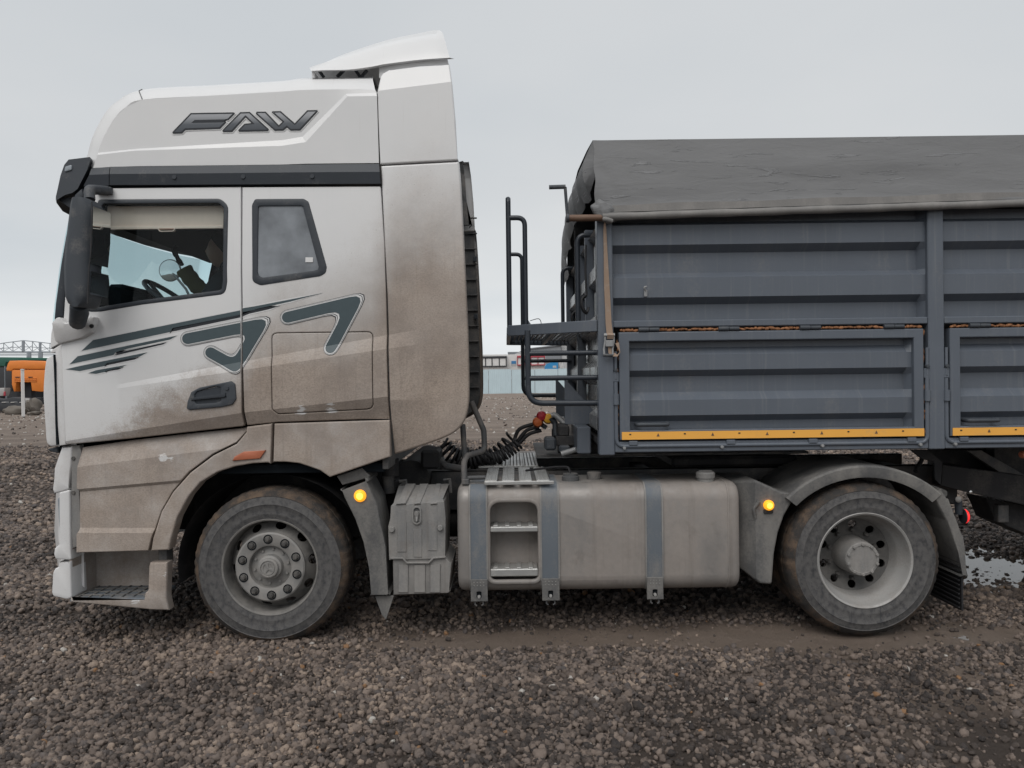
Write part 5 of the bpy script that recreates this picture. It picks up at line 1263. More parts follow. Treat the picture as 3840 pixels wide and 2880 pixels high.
def hand(nm, base, dirv, upv, side, mat):
    d, u_ = Vector(dirv).normalized(), Vector(upv).normalized(); s_ = d.cross(u_).normalized() * side
    b0 = Vector(base); J = [(tuple(b0), (.024, .018)), (tuple(b0 + d * .05), (.034, .016)), (tuple(b0 + d * .09), (.034, .014))]; E = [(0, 1), (1, 2)]
    for k, L in enumerate((.068, .078, .073, .058)):
        q = b0 + d * .095 + s_ * (.030 - .02 * k); i = len(J)
        J += [(tuple(q), .010), (tuple(q + d * L * .5 - u_ * .008), .009), (tuple(q + d * L * .75 - u_ * .028), .0085), (tuple(q + d * L * .72 - u_ * .048), .0075)]
        E += [(2, i), (i, i + 1), (i + 1, i + 2), (i + 2, i + 3)]
    i = len(J); q = b0 + d * .035 + s_ * .035
    J += [(tuple(q), .012), (tuple(q + d * .03 + s_ * .022 - u_ * .01), .0105), (tuple(q + d * .055 + s_ * .022 - u_ * .028), .009)]; E += [(1, i), (i, i + 1), (i + 1, i + 2)]
    skin_body(nm, J, E, mat, man, 1)
hand('hand', (-2.43, Yd - .115, 2.225), (-1, .15, .25), (.2, 0, 1), 1, MAT['skin_tone'])
hand('hand', (-2.45, Yd + .14, 2.58), (-.5, -.05, .8), (-.8, 0, -.5), 1, MAT['dark_jacket'])
# ================================================================== TRAILER
worn('trailer_paint', (.098, .113, .137), (.175, .175, .176), .22, .36, scale=4, streak=.3, grain=.12)
worn('trailer_pale', (.24, .245, .25), (.34, .33, .32), .35, .25, scale=4, streak=.3, grain=.12)
worn('tube_paint', (.028, .034, .044), (.12, .12, .12), .10, .35, scale=9, grain=.1)
worn('rust_pipe', (.13, .075, .05), (.20, .14, .10), .4, .6, scale=8)
worn('stripe_yellow', (.80, .40, .075), (.36, .27, .17), .22, .35, scale=5, grain=.05); plain('foam', (.27, .125, .06), .9, vary=.6)
worn('webbing', (.27, .195, .145), (.33, .28, .24), .3, .9, scale=30)
trailer = thing('semi_trailer', 'dark grey corrugated grain trailer under a grey tarpaulin, coupled behind the truck', 'trailer', (3.6, 1.25, 0))
TP = MAT['trailer_paint']
def mp(x, y, Y=0.0): return pt('M', x, y, Y)
X1 = mp(57, 1000).x; X1r = mp(135, 1000).x; X2 = mp(1727, 1000).x; X2r = mp(1808, 1000).x
pitch = X2r - X1r; NB = 3; XE = X1r + pitch * NB
def z_(y, x=140): return mp(x, y).z
zbot = z_(1655); ztop = z_(430); zbb = z_(1643); zbt = z_(1588)
def corr(name, x0, x1, rows, mat, parent):
    """horizontally corrugated sheet with a bevelled run-out at its right end"""
    r3 = [[(x0, y, z), (x1 - .03, y, z), (x1, min(y, .03) - .0, z)] for y, z in rows]
    return loft(name, r3, mat, parent, 14)
posts = []
for k in range(NB + 1):
    xa, xb = (X1, X1r) if k == 0 else (X2 + pitch * (k - 1), X2r + pitch * (k - 1))
    box('side_post', xa, xb, -.004, .10, (zbot if k == 0 else mp(1760, 1625).z), ztop + .06, TP, trailer, .006)
up_rows = [(.085, z_(420)), (.085, z_(468)), (.03, z_(490)), (.03, z_(590)), (.092, z_(626)), (.092, z_(727)), (.03, z_(757)), (.03, z_(857)), (.092, z_(891)), (.092, z_(976))]
lo_rows = [(.040, z_(1080)), (.075, z_(1084)), (.075, z_(1113)), (.03, z_(1150)), (.03, z_(1228)), (.086, z_(1260)), (.086, z_(1340)), (.03, z_(1380)), (.03, z_(1458)), (.086, z_(1490)), (.086, z_(1530))]
hx0, hx1 = mp(165, 1300).x - X1r, mp(1705, 1300).x - X1r
ix0, ix1 = mp(218, 1300).x - X1r, mp(1655, 1300).x - X1r
for k in range(NB):
    bx = X1r + pitch * k; ex = bx + (X2 - X1r); det = k < 2
    corr('side_sheet', bx, ex, up_rows, TP, trailer)
    box('mid_rail', bx, ex, .0, .08, z_(1010), z_(975), TP, trailer, .006)
    box('sill_beam', bx, ex, .004, .10, zbb, zbt, TP, trailer, .006)
    box('inner_wall', bx - .05, ex + .05, .10, .12, zbb, ztop, MAT['frame_black'], trailer, 0)
    # hatch
    fo = [(bx + hx0, z_(1034)), (bx + hx1, z_(1034)), (bx + hx1, z_(1580)), (bx + hx0, z_(1580))]
    fi = [(bx + ix0, z_(1081)), (bx + ix1, z_(1081)), (bx + ix1, z_(1530)), (bx + ix0, z_(1530))]
    ht = panel('hatch', fo, -.004, TP, trailer, [fi], .08, .006, ang=20)
    corr('hatch_sheet', bx + ix0, bx + ix1, lo_rows, TP, ht)
    box('reflective_stripe', bx + hx0 + .012, bx + hx1 - .004, -.009, -.006, z_(1577), z_(1538), MAT['stripe_yellow'], ht, 0)
    if det:
        for q in range(11):
            xx = bx + hx0 + .06 + q * (hx1 - hx0 - .12) / 10.5
            if q % 2 == 0: box('stripe_mark', xx, xx + .012, -.0115, -.0095, z_(1553), z_(1547), MAT['decal_dark'], ht, 0)
            else: panel('stripe_mark', [(xx, z_(1562)), (xx + .02, z_(1562)), (xx + .01, z_(1545))], -.0105, MAT['rust_pipe'], ht, depth=0, lip=0)
        for h0, h1 in ((262, 366), (666, 770), (1078, 1182), (1502, 1604)):
            hy = z_(1022); a0 = mp(h0, 1000).x - X1r + bx; a1 = mp(h1, 1000).x - X1r + bx; am = (a0 + a1) / 2
            hg = tube('hinge', [(a0, .0, hy), (am - .002, .0, hy)], .016, MAT['grey_trim'], ht, 10)
            tube('hinge_knuckle', [(am + .002, .0, hy), (a1, .0, hy)], .014, MAT['grey_trim'], ht, 10)
        # squeezed-out foam along the hatch joints
        bm = bmesh.new(); r_ = random.Random(k + 3)
        def lump(cx_, cz_, sx_, sz_):
            m4 = Matrix.Translation((cx_, .016 + r_.uniform(-.006, .006), cz_)) @ Matrix.Rotation(r_.uniform(-.3, .3), 4, 'Y') @ Matrix.Diagonal((sx_, .012, sz_, 1))
            bmesh.ops.create_icosphere(bm, subdivisions=1, radius=1, matrix=m4)
        xx = bx + hx0 + .01
        while xx < bx + hx1 - .02:
            w_ = r_.uniform(.012, .045); lump(xx + w_ / 2, z_(1023) + r_.uniform(-.004, .004), w_ * .7, r_.uniform(.007, .014)); xx += w_ * .9
        for xe in (bx + hx0 - .008, bx + hx1 + .008):
            zz = z_(1040)
            while zz > z_(1570):
                h_ = r_.uniform(.02, .06)
                if r_.random() < .5: lump(xe, zz - h_ / 2, r_.uniform(.003, .006), h_ * .6)
                zz -= h_
        fm = finish('foam_seal', bm, MAT['foam'], ht, 60); fm['kind'] = 'stuff'
        # lock rods, clips, bolts, handle
        xl_, xr_ = bx + hx0 - .022, bx + hx1 + .022; zr = z_(1611)
        tube('lock_rod', fillet([(xl_, .005, z_(1285)), (xl_, .005, zr), (xr_, .005, zr), (xr_, .005, z_(1265))], [0, .05, .05, 0], 4, closed=False), .014, TP, ht, 8)
        for c_ in (235, 728, 1143, 1642):
            cx_ = mp(c_, 1590).x - X1r + bx; box('rod_clip', cx_ - .028, cx_ + .028, -.014, .01, z_(1606), z_(1584), TP, ht, .003)
        for c_ in (190, 683, 1190, 1685):
            cx_ = mp(c_, 1618).x - X1r + bx; lathe('rod_bolt', (cx_, -.002, z_(1619)), [(0, -.016), (.010, -.015), (.013, .01)], MAT['trailer_pale'], ht, 8)
        for xx, sd_ in ((xl_, 1), (xr_, -1)):
            box('latch_plate', xx - .02, xx + .02, -.004, .02, z_(1285), z_(1235), TP, ht, .004)
            tube('latch_sleeve', [(xx, -.002, z_(1400)), (xx, -.002, z_(1345))], .020, TP, ht, 8)
            lathe('latch_bolt', (xx, -.004, z_(1225)), [(0, -.014), (.012, -.012), (.014, .008)], MAT['grey_trim'], ht, 8)
            tube('latch_pin', [(xx, .0, z_(1270)), (xx, .0, z_(1130))], .010, TP, ht, 8)
        a0, a1 = mp(250, 1500).x - X1r + bx, mp(418, 1500).x - X1r + bx
        tube('hatch_handle', fillet([(a0 + .01, .06, z_(1502)), (a0 + .01, -.012, z_(1502)), (a1 - .01, -.012, z_(1502)), (a1 - .01, .06, z_(1502))], .02, closed=False), .014, MAT['grey_trim'], ht, 8)
tube('side_bracket', [tuple(mp(298, 820, .02)), tuple(mp(298, 852, .02))], .012, MAT['trailer_pale'], trailer, 6)
tube('bracket_hook', fillet([tuple(mp(298, 822, .01)), tuple(mp(290, 806, .0)), tuple(mp(304, 802, .0))], .005, closed=False), .006, MAT['trailer_pale'], trailer, 6)
# shell: far wall, floor, rear wall
box('far_wall', X1, XE + .1, YW - .05, YW, zbb, ztop, TP, trailer)
box('trailer_floor', X1, XE + .1, .1, YW - .05, zbb + .05, zbb + .09, MAT['frame_black'], trailer)
box('rear_wall', XE + .08, XE + .14, .02, YW - .02, zbb, ztop + .5, TP, trailer)

# ---- front wall with corrugated sheet and posts
XF = X1 + .02
fr = [(XF, z_(1655))]; zz = zbb; per = .335; dpt = .05
prof = []
while zz < ztop:
    for f_, d_ in ((0, 0), (.30, 0), (.42, -dpt), (.68, -dpt), (.82, 0)): prof.append((XF + d_ + .03, zz + f_ * per))
    zz += per
prof = [p for p in prof if p[1] < ztop] + [(XF + .03, ztop)]
loft('front_sheet', [[(x, Y, z) for x, z in prof] for Y in (.06, .8, 1.6, 2.42)], MAT['trailer_pale'], trailer, 14)  # pale paint stands in for the bright reflections on this wall
for Y in (1.22, 2.40): box('front_post', XF - .05, XF + .02, Y, Y + .07, zbb - .02, ztop, TP, trailer, .006)
box('front_post', XF - .045, XF + .02, .56, .60, pt('K', 1300, 560, .55).z, ztop, TP, trailer, .006)
# platform
pzn = pt('K', 800, 640, .2).z
cor = [(pt('K', 252, 640, .45).x, .45), (X1, .02), (X1, 2.46), (pt('K', 240, 760, 2.15).x, 2.15)]
pz = pt('K', 1400, 560, .02).z; hb = .055
def beam(a, b, w_, h, z, mat, par, nm):
    a, b = Vector((*a, z)), Vector((*b, z)); d = (b - a); L_ = d.length; an = math.atan2(d.y, d.x)
    m4 = Matrix.Translation(a) @ Matrix.Rotation(an, 4, 'Z')
    return box(nm, 0, L_, -w_ / 2, w_ / 2, -h / 2, h / 2, mat, par, .004, mat4=m4)
plat = beam(cor[0], cor[1], .03, hb + .02, pz, TP, trailer, 'platform_beam')
beam(cor[3], cor[2], .03, hb, pz, TP, trailer, 'platform_beam'); beam(cor[0], cor[3], .03, hb, pz, TP, trailer, 'platform_beam')
beam((.30, .22), (.30, 2.3), .03, hb, pz, TP, trailer, 'platform_beam')
# perforated deck: grating bars
n_b = 16
for k in range(n_b):
    s_ = (k + .5) / n_b; a = Vector(cor[0]).lerp(Vector(cor[1]), s_); b_ = Vector(cor[3]).lerp(Vector(cor[2]), s_)
    beam(tuple(a), tuple(b_), .006, .024, pz + .012, MAT['tube_paint'], trailer, 'grating_bar')
for k in range(22):
    s_ = (k + .5) / 22; a = Vector(cor[0]).lerp(Vector(cor[3]), s_); b_ = Vector(cor[1]).lerp(Vector(cor[2]), s_)
    beam(tuple(a), tuple(b_), .012, .004, pz + .018, MAT['tube_paint'], trailer, 'grating_bar')
TB = MAT['tube_paint']
def q3(reg, x, y, Y): return tuple(pt(reg, x, y, Y))
ztp = pt('J', 270, 445, .5).z; zh = pt('J', 400, 725, .5).z
def zz_(reg, y, Y=.5): return pt(reg, 300, y, Y).z
for Y in (.50, 2.12):
    xo = -.012; x2 = .105
    tube('handrail', fillet([(xo, Y, pz), (xo, Y, ztp - .03), (xo, Y + .02, ztp), (xo, Y + .04, ztp - .03), (xo, Y + .04, pz)], .02, closed=False), .019, TB, trailer, 10)
    tube('handrail', fillet([(xo, Y, zh), (x2, Y, zh), (x2, Y, pz - .02)], .075, 6, closed=False), .018, TB, trailer, 10)
    xg = .475
    zg = pt('J', 1400, 965, .45).z
    tube('grab_handle', fillet([(xg, Y - .05, pz), (xg, Y - .05, zg - .0), (XF + .02, Y - .05, zg)], .07, 6, closed=False), .018, TB, trailer, 10)
    zl = pt('K', 1000, 1625, .1).z; Y2 = .10 if Y < 1 else 2.38
    xv = .107
    tube('guard_rail', fillet([(xv, Y2, pz - .02), (xv, Y2, zl), (X1 + .01, Y2, zl - .004)], .10, 7, closed=False), .020, TB, trailer, 10)
    for yy in (937, 1280):
        zr = pt('K', 1000, yy, .1).z; tube('guard_rail', [(xv, Y2, zr), (X1 + .01, Y2, zr)], .018, TB, trailer, 10)
panel('post_gusset', [(.105, pz + .02), (.16, pz + .02), (.115, pz + .09)], .50, TP, trailer, depth=.006, lip=.001)
tube('wire_loop', catmull([q3('K', 545, 490, .7), q3('K', 650, 462, .7), q3('K', 690, 490, .7), q3('K', 705, 575, .7)], 5), .003, MAT['grey_trim'], trailer, 6)

# ---- lower front: cross beam, brackets, couplings
zbeam0, zbeam1 = pt('L', 1620, 725, .30).z, pt('L', 1620, 445, .30).z
cb = box('cross_beam', pt('L', 1562, 600, .30).x, pt('L', 1705, 600, .30).x, .30, 2.2, zbeam0, zbeam1, TP, trailer, .008)
for Y in (.62, 1.75):
    panel('gusset_plate', [(cor[0][0] + .40, zbeam1), (XF + .01, zbeam1), (XF + .01, zbeam1 + .10), (cor[0][0] + .40, zbeam1 + .34)], Y, TP, trailer, depth=.012, lip=.002)
box('coupling_box', pt('L', 1370, 540, .6).x, pt('L', 1480, 540, .6).x, .6, .9, pt('L', 1400, 545, .6).z, pt('L', 1400, 430, .6).z, MAT['frame_black'], trailer, .01)
box('junction_box', pt('L', 1225, 620, .55).x, pt('L', 1345, 620, .55).x, .55, .75, pt('L', 1300, 690, .55).z, pt('L', 1300, 560, .55).z, MAT['grey_trim'], trailer, .015)
box('support_plate', pt('L', 1340, 620, .6).x, pt('L', 1560, 620, .6).x, .6, .62, pt('L', 1400, 640, .6).z, pt('L', 1400, 540, .6).z, MAT['frame_black'], trailer, .005)
plain('palm_red', (.38, .02, .03), .4); plain('palm_yellow', (.75, .38, .03), .4); plain('palm_orange', (.5, .12, .03), .45)
for (x, y, mn) in ((1192, 335, 'palm_red'), (1258, 360, 'palm_yellow'), (1152, 395, 'palm_orange')):
    c_ = pt('L', x, y, 1.08)
    pc = lathe('air_coupling', c_, [(0, -.05), (.030, -.045), (.042, -.02), (.042, .02), (.026, .03), (.02, .06)], MAT[mn], trailer, 14)
    tube('coupling_stem', [tuple(c_ + Vector((0, .02, 0))), tuple(pt('L', x + 90, y + 60, 1.1))], .018, MAT['grey_trim'], pc, 8)
tube('supply_line', fillet([q3('L', 1290, 330, .95), q3('L', 1330, 318, .95), q3('L', 1450, 430, .9)], .04, closed=False), .022, MAT['trailer_pale'], trailer, 8)
tube('supply_line', fillet([q3('L', 1290, 350, .98), q3('L', 1330, 400, .98), q3('L', 1340, 540, .95)], .03, closed=False), .022, MAT['grey_trim'], trailer, 8)
tube('clamp_lever', [q3('L', 1395, 725, .5), q3('L', 1545, 680, .5)], .020, MAT['trailer_pale'], trailer, 8)
box('clamp_block', pt('L', 1375, 700, .52).x, pt('L', 1490, 700, .52).x, .52, .6, pt('L', 1400, 715, .52).z, pt('L', 1400, 640, .52).z, MAT['grey_trim'], trailer, .012)
# gooseneck and under-frame
zg0 = pt('L', 1300, 757, .72).z
box('gooseneck_plate', pt('L', 1142, 740, .72).x, 2.2, .72, 1.78, zg0, zg0 + .02, MAT['frame_grey'], trailer, .003)
for Y in (.78, 1.62): box('main_beam', .34, 2.2, Y, Y + .10, zg0 + .02, zbb + .05, MAT['frame_black'], trailer, .004)
for k in range(10):
    x = .7 + k * .62; box('floor_bearer', x, x + .06, .12, YW - .12, zbb - .01, zbb + .05, MAT['frame_black'], trailer, .003)
tube('king_pin', [(1.8, 1.25, zg0 - .06), (1.8, 1.25, zg0)], .04, MAT['frame_grey'], trailer, 14)
FB = MAT['frame_black']
panel('side_brace', P('Q 470,192 730,192 965,380 935,745 842,645 832,380 640,330', .40), .40, FB, trailer, depth=.02, lip=.003)
panel('under_beam', P('Q 960,420 2212,590 3200,760 3200,1240 2212,1040 1790,945 1050,775 935,742', .55), .55, FB, trailer, depth=.12, lip=.006)
for Y in (.78, 1.62): box('rear_beam', 3.62, XE, Y, Y + .10, zg0 - .25, zbb + .05, MAT['frame_black'], trailer, .004)
panel('under_dark_fill', P('Q 720,190 3200,190 3200,900 960,560', .95), .95, FB, trailer, depth=.02, lip=.003)  # dark sheet added to fill between floor and beam
panel('diagonal_brace', P('Q 1330,200 1560,200 2300,620 3000,760 3000,900 1900,580', .70), .70, MAT['frame_grey'], trailer, depth=.04, lip=.004)
ub = panel('leg_housing', P('Q 1600,915 2212,1030 3200,1200 3200,1700 2400,1560 1960,1372 1780,1290 1700,1090', .72), .72, FB, trailer, depth=.25, lip=.01)
box('leg_bracket', pt('Q', 1818, 1100, .66).x, pt('Q', 1985, 1100, .66).x, .66, .72, pt('Q', 1900, 1310, .66).z, pt('Q', 1900, 1040, .66).z, MAT['frame_grey'], trailer, .006)
lathe('brace_bolt', pt('Q', 1385, 840, .54), [(0, -.01), (.012, -.008), (.012, .02)], MAT['chrome'], trailer, 8)
lathe('side_lamp', pt('Q', 2215, 265, .12), [(0, -.02), (.02, -.018), (.026, .0), (.026, .02)], MAT['lens_orange_off'], trailer, 14)
# trailer axle further back, so the trailer stands on wheels
for xw in (5.35, 6.66):
    M4 = Matrix.Translation((xw - rc.x, 0, 0)); copy_tree(rw, trailer, M4)
    M5 = Matrix.Translation((xw, YW / 2, 0)) @ Matrix.Rotation(math.pi, 4, 'Z') @ Matrix.Translation((-rc.x, -YW / 2, 0)); copy_tree(rw, trailer, M5)
    tube('trailer_axle', [(xw, .2, rc.z), (xw, YW - .2, rc.z)], .08, FB, trailer, 12)

# ---- tarpaulin
m, t, b, v = new_mat('tarpaulin')
n1, n2 = noise(t, scaled(t, v, (.6, 1, 1.6)), 2.2, 6, .62), noise(t, scaled(t, v, (4, 4, 16)), 1.0, 5, .6, .6)
cc = mixc(t, n1, (.122, .124, .128), (.172, .174, .178))
cre = sstep(t, noise(t, scaled(t, v, (.75, 1, 6.5)), 3.4, 5, .62, .8), .60, .64)
sp = N(t, 'ShaderNodeSeparateXYZ'); t.links.new(v, sp.inputs[0])
t.links.new(mixc(t, mth(t, 'MULTIPLY', cre, .22), cc, (.22, .225, .235)), b.inputs['Base Color'])
t.links.new(mth(t, 'SUBTRACT', .62, mth(t, 'MULTIPLY', cre, .22)), b.inputs['Roughness']); b.inputs['Specular IOR Level'].default_value = .4
bump(t, b, mth(t, 'ADD', mth(t, 'MULTIPLY', n2, .6), mth(t, 'MULTIPLY', cre, .6)), .5, .015); MAT['tarp'] = m
worn('tarp_hem', (.16, .155, .15), (.24, .23, .22), .5, .6, scale=6, streak=.3)
zt0 = mp(60, 62, .06).z
def hemz(x):                         # the rolled hem climbs a little to the right
    a_, c_ = mp(150, 455), mp(2212, 388); return a_.z + (c_.z - a_.z) * (x - a_.x) / (c_.x - a_.x)
xsT = np.concatenate([np.linspace(X1 - .01, X1 + .35, 22), np.linspace(X1 + .4, XE + .12, 70)])
rows = []
nR = 26
def tarp_pt(x, s_):
    zb_ = hemz(x) + .02; z = zb_ + (zt0 - zb_) * s_
    y = -.035 + .095 * s_
    edge = math.exp(-(x - X1) / .10)
    y += edge * (.010 * math.sin(s_ * 11 + (x - X1) * 40) * (1 - .6 * s_)) + .014 * float(v1(x * 1.3, s_ * 3)) + .008 * float(v2(x * 3 + s_ * 3, s_ * 5))
    y += -.012 * math.exp(-((s_ - .04) / .06) ** 2)
    return (x + edge * .004 * math.sin(s_ * 17), y, z)
for s_ in np.linspace(0, 1, nR): rows.append([tarp_pt(x, s_) for x in xsT])
topl = rows[-1]
for Y, dz in ((.10, .012), (.5, .06), (1.25, .12), (2.0, .06), (2.40, .012), (2.44, 0)): rows.append([(x, Y, zt0 + dz) for x in xsT])
rows.append([(x, YW + .03, hemz(x)) for x in xsT])
tarp = loft('tarpaulin', rows, MAT['tarp'], trailer, 40)
# hanging front flap
rows = []
for k in range(15):
    s_ = k / 14; row = []
    for j in range(30):
        Y = .0 + 2.48 * j / 29; low = .30 + .08 * abs(math.sin(j * .55)) + .40 * (Y / 2.5) ** 5
        gab = .06 * (1 - abs(Y - 1.25) / 1.25)
        if j == 0:
            q_ = tarp_pt(X1 - .01, 1 - s_ * low / .62); row.append((q_[0] + .004, q_[1] + .004, q_[2])); continue
        row.append((X1 - .012 - .05 * math.sin(s_ * math.pi) + .018 * math.sin(j * 1.3 + s_ * 5) * s_ - .02 * s_, Y, zt0 + gab - low * s_))
    rows.append(row)
loft('tarp_front_flap', rows, MAT['tarp'], tarp, 50)
tube('hem_roll', [(x, -.048 + .004 * math.sin(x * 9), hemz(x) + .0) for x in np.linspace(X1 + .03, XE + .1, 60)], [.025 + .002 * math.sin(i * 2.1) for i in range(60)], MAT['tarp_hem'], tarp, 12, ang=60)
loft('hem_band', [[(x, -.046 - .004, hemz(x) + .028) for x in np.linspace(X1 + .06, XE + .1, 50)], [(x, -.046, hemz(x) + .075 + .004 * math.sin(x * 7)) for x in np.linspace(X1 + .06, XE + .1, 50)]], MAT['tarp_hem'], tarp, 40)
# crumpled end of the hem
bm = bmesh.new(); bmesh.ops.create_icosphere(bm, subdivisions=4, radius=1)
cc_ = pt('J', 1570, 640, -.05)
for v_ in bm.verts:
    d_ = v_.co.copy(); q = 1 + .35 * float(v2(d_.x * 2.2 + 5, d_.z * 2.2 + 7)) + .3 * float(v3(d_.x * 4 + 2, d_.y * 4 + d_.z * 3))
    v_.co = Vector((cc_.x + d_.x * .075 * q + d_.z * -.03, -.03 + d_.y * .035 * q, cc_.z + d_.z * .075 * q))
finish('hem_end', bm, MAT['tarp'], tarp, 35)
# winding pipe and crank
pz_ = pt('J', 1300, 728, -.045)
wp = tube('winding_pipe', [(pt('J', 1080, 728, -.045).x, -.045, pz_.z), (X1 + .06, -.045, pz_.z)], .022, MAT['rust_pipe'], trailer, 12)
ck = tube('crank', fillet([(pt('J', 1110, 728, -.045).x, -.045, pz_.z), (pt('J', 1062, 728, -.045).x, -.045, pz_.z), q3('J', 1030, 300, -.05)], .005, closed=False), .010, MAT['grey_trim'], trailer, 8)
tube('crank_socket', [(pt('J', 1042, 735, -.045).x, -.045, pz_.z), (pt('J', 1085, 735, -.045).x, -.045, pz_.z)], .028, MAT['grey_trim'], ck, 10)
tube('crank_grip', [q3('J', 1035, 296, -.05), q3('J', 808, 303, -.05)], .014, MAT['grey_trim'], ck, 10)
tube('rope_tie', catmull([q3('J', 1560, 745, -.08), q3('J', 1610, 750, -.09), q3('J', 1680, 775, -.085)], 4), .016, MAT['tarp_hem'], tarp, 8)

# ---- ratchet strap hanging on the front post
strap = thing('ratchet_strap', 'brown webbing ratchet strap hanging from tarpaulin corner down the front post', 'strap', tuple(pt('K', 1640, 980, -.03)))
def ribbon(name, pts, w_, mat, parent, th=.003):
    rows = []
    for (x, y, z) in pts: rows.append([(x - w_ / 2, y, z), (x + w_ / 2, y, z), (x + w_ / 2, y + th, z), (x - w_ / 2, y + th, z)])
    return loft(name, rows, mat, parent, 40, closed_rows=True)
def ribbon2(name, prs, Y, mat, parent):
    rows = []
    for (a_, b_, dy) in prs:
        A_, B_ = pt(*a_, Y), pt(*b_, Y); rows.append([(A_.x, Y + dy, A_.z), (B_.x, Y + dy + .002, B_.z), (B_.x, Y + dy + .006, B_.z), (A_.x, Y + dy + .005, A_.z)])
    return loft(name, rows, mat, parent, 40, closed_rows=True)
ribbon2('webbing', [(('J', 1562, 780), ('J', 1580, 780), -.03), (('J', 1555, 900), ('J', 1598, 900), -.01), (('J', 1562, 1200), ('J', 1615, 1200), -.004), (('J', 1566, 1655), ('J', 1642, 1655), -.004), (('K', 1580, 300), ('K', 1660, 300), -.004), (('K', 1588, 520), ('K', 1670, 520), -.006), (('K', 1600, 700), ('K', 1690, 700), -.02)], -.012, MAT['webbing'], strap)
rb = box('ratchet_body', pt('K', 1590, 800, -.05).x, pt('K', 1695, 800, -.05).x, -.055, -.015, pt('K', 1640, 850, -.05).z, pt('K', 1640, 760, -.05).z, MAT['trailer_pale'], strap, .004)
for xx in (1582, 1702): tube('ratchet_side', fillet([q3('K', xx - 12, 960, -.045), q3('K', xx - 16, 880, -.04), q3('K', xx, 780, -.04), q3('K', xx, 660, -.04)], .01, closed=False), .007, MAT['trailer_pale'], strap, 8)
tube('ratchet_spindle', [q3('K', 1565, 690, -.04), q3('K', 1715, 690, -.04)], .012, MAT['trailer_pale'], strap, 10)
tube('ratchet_handle', [q3('K', 1552, 965, -.045), q3('K', 1690, 965, -.045)], .009, MAT['grey_trim'], strap, 8)
ribbon2('webbing_wrap', [(('K', 1602, 665), ('K', 1690, 665), -.025), (('K', 1602, 690), ('K', 1692, 690), -.042), (('K', 1602, 745), ('K', 1690, 745), -.03)], -.02, MAT['webbing'], strap)
ribbon2('webbing_tail', [(('K', 1615, 850), ('K', 1690, 850), -.02), (('K', 1625, 940), ('K', 1700, 930), -.02), (('K', 1680, 985), ('K', 1745, 960), -.03), (('K', 1742, 985), ('K', 1772, 925), -.038), (('K', 1780, 930), ('K', 1750, 880), -.042), (('K', 1762, 790), ('K', 1712, 805), -.035)], -.02, MAT['webbing'], strap)

# ---- rubber cords with hooks hanging on the front wall
for i, (xx, yy, Y, y1) in enumerate(((1405, 0, .30, 150), (1425, 0, .26, 130), (1150, 0, 1.15, 360))):
    lab = ['short black hooked rubber cord hanging nearest the trailer front post', 'second black hooked rubber cord beside the trailer front post', 'long thin black hooked cord hanging midway across the trailer front'][i]
    cd = thing('rubber_cord', lab, 'cord', tuple(pt('K', xx, y1, Y)), 'hooked cords on the trailer front')
    top_ = pt('J', xx - 10, 1100 if i < 2 else 900, Y)
    xw_ = XF - .065
    bot = pt('K', xx, y1, Y)
    tube('cord', [(xw_, Y, top_.z), (xw_ - .004, Y + .01, (top_.z + bot.z) / 2), (xw_, Y, bot.z)], .006, MAT['rubber'], cd, 6)
    tube('cord_hook', catmull([(xw_, Y, bot.z), (xw_ - .035, Y - .02, bot.z - .03), (xw_ - .03, Y - .02, bot.z - .09), (xw_, Y - .01, bot.z - .12), (xw_ + .012, Y, bot.z - .085)], 4), .008, MAT['rubber'], cd, 6)
# ================================================================== BACKGROUND YARD
def flat(name, col, rough=.7): return worn(name, col, tuple(min(1, c * .6 + .12) for c in col), .12, rough, scale=1.2, grain=.05)
flat('fence_blue', (.46, .565, .61)); flat('box_white', (.62, .61, .60)); flat('wall_grey', (.20, .215, .235)); flat('wall_pale', (.42, .43, .44))
flat('cab_orange', (.66, .20, .035), .45); flat('cab_blue', (.03, .22, .46), .45); flat('canopy_green', (.025, .10, .075)); flat('steel_grey', (.27, .30, .33)); flat('scrap_dark', (.035, .037, .042)); flat('scrap_pale', (.38, .37, .36)); flat('boulder', (.13, .115, .10), .9); flat('red_frame', (.40, .06, .08)); flat('sheet_blue', (.05, .20, .42))
# sheet fence
fy0 = 78.0
fz0, fz1 = float(gz(0, fy0)), W(1860, 1387, fy0).z
fence = thing('sheet_fence', 'long pale blue sheet-metal fence across the far edge of the yard', 'fence', (10, fy0, 0))
def fence_mesh():
    bm = bmesh.new(); w_ = 2.46; n = 12; rows = [[], []]
    for k in range(n):
        for dx, dy in ((0, 0), (.08, 0), (.10, .008), (.18, .008)): 
            for r_, z in zip(rows, (0, 1)): r_.append((k * w_ / n + dx * w_ / n / .2, dy, z))
    add_loft(bm, rows); me = bpy.data.meshes.new('fence_sheet'); bm.to_mesh(me); bm.free(); me.materials.append(MAT['fence_blue']); return me
fme = fence_mesh()
for k in range(-9, 22):
    o = bpy.data.objects.new('fence_sheet', fme); COL.objects.link(o); o.parent = fence; o.matrix_parent_inverse = wm(fence).inverted()
    zb_ = min(float(gz(k * 2.5, fy0)), float(gz(k * 2.5 + 2.5, fy0))) - .06
    o.location = (k * 2.5, fy0 + .02 * (k % 3), zb_); o.scale = (1, 1, fz1 - zb_ + .03 * ((k * 7) % 3))
    box('fence_post', k * 2.5 - .05, k * 2.5 + .03, fy0 + .1, fy0 + .18, zb_, fz1 - .05, MAT['steel_grey'], fence, 0)
def bgbox(nm, spec, Y, d, mat, parent, bev=.02):
    (x0, z0), (x1, z1) = P(spec, Y); return box(nm, x0, x1, Y, Y + d, z0, z1, MAT[mat], parent, bev)
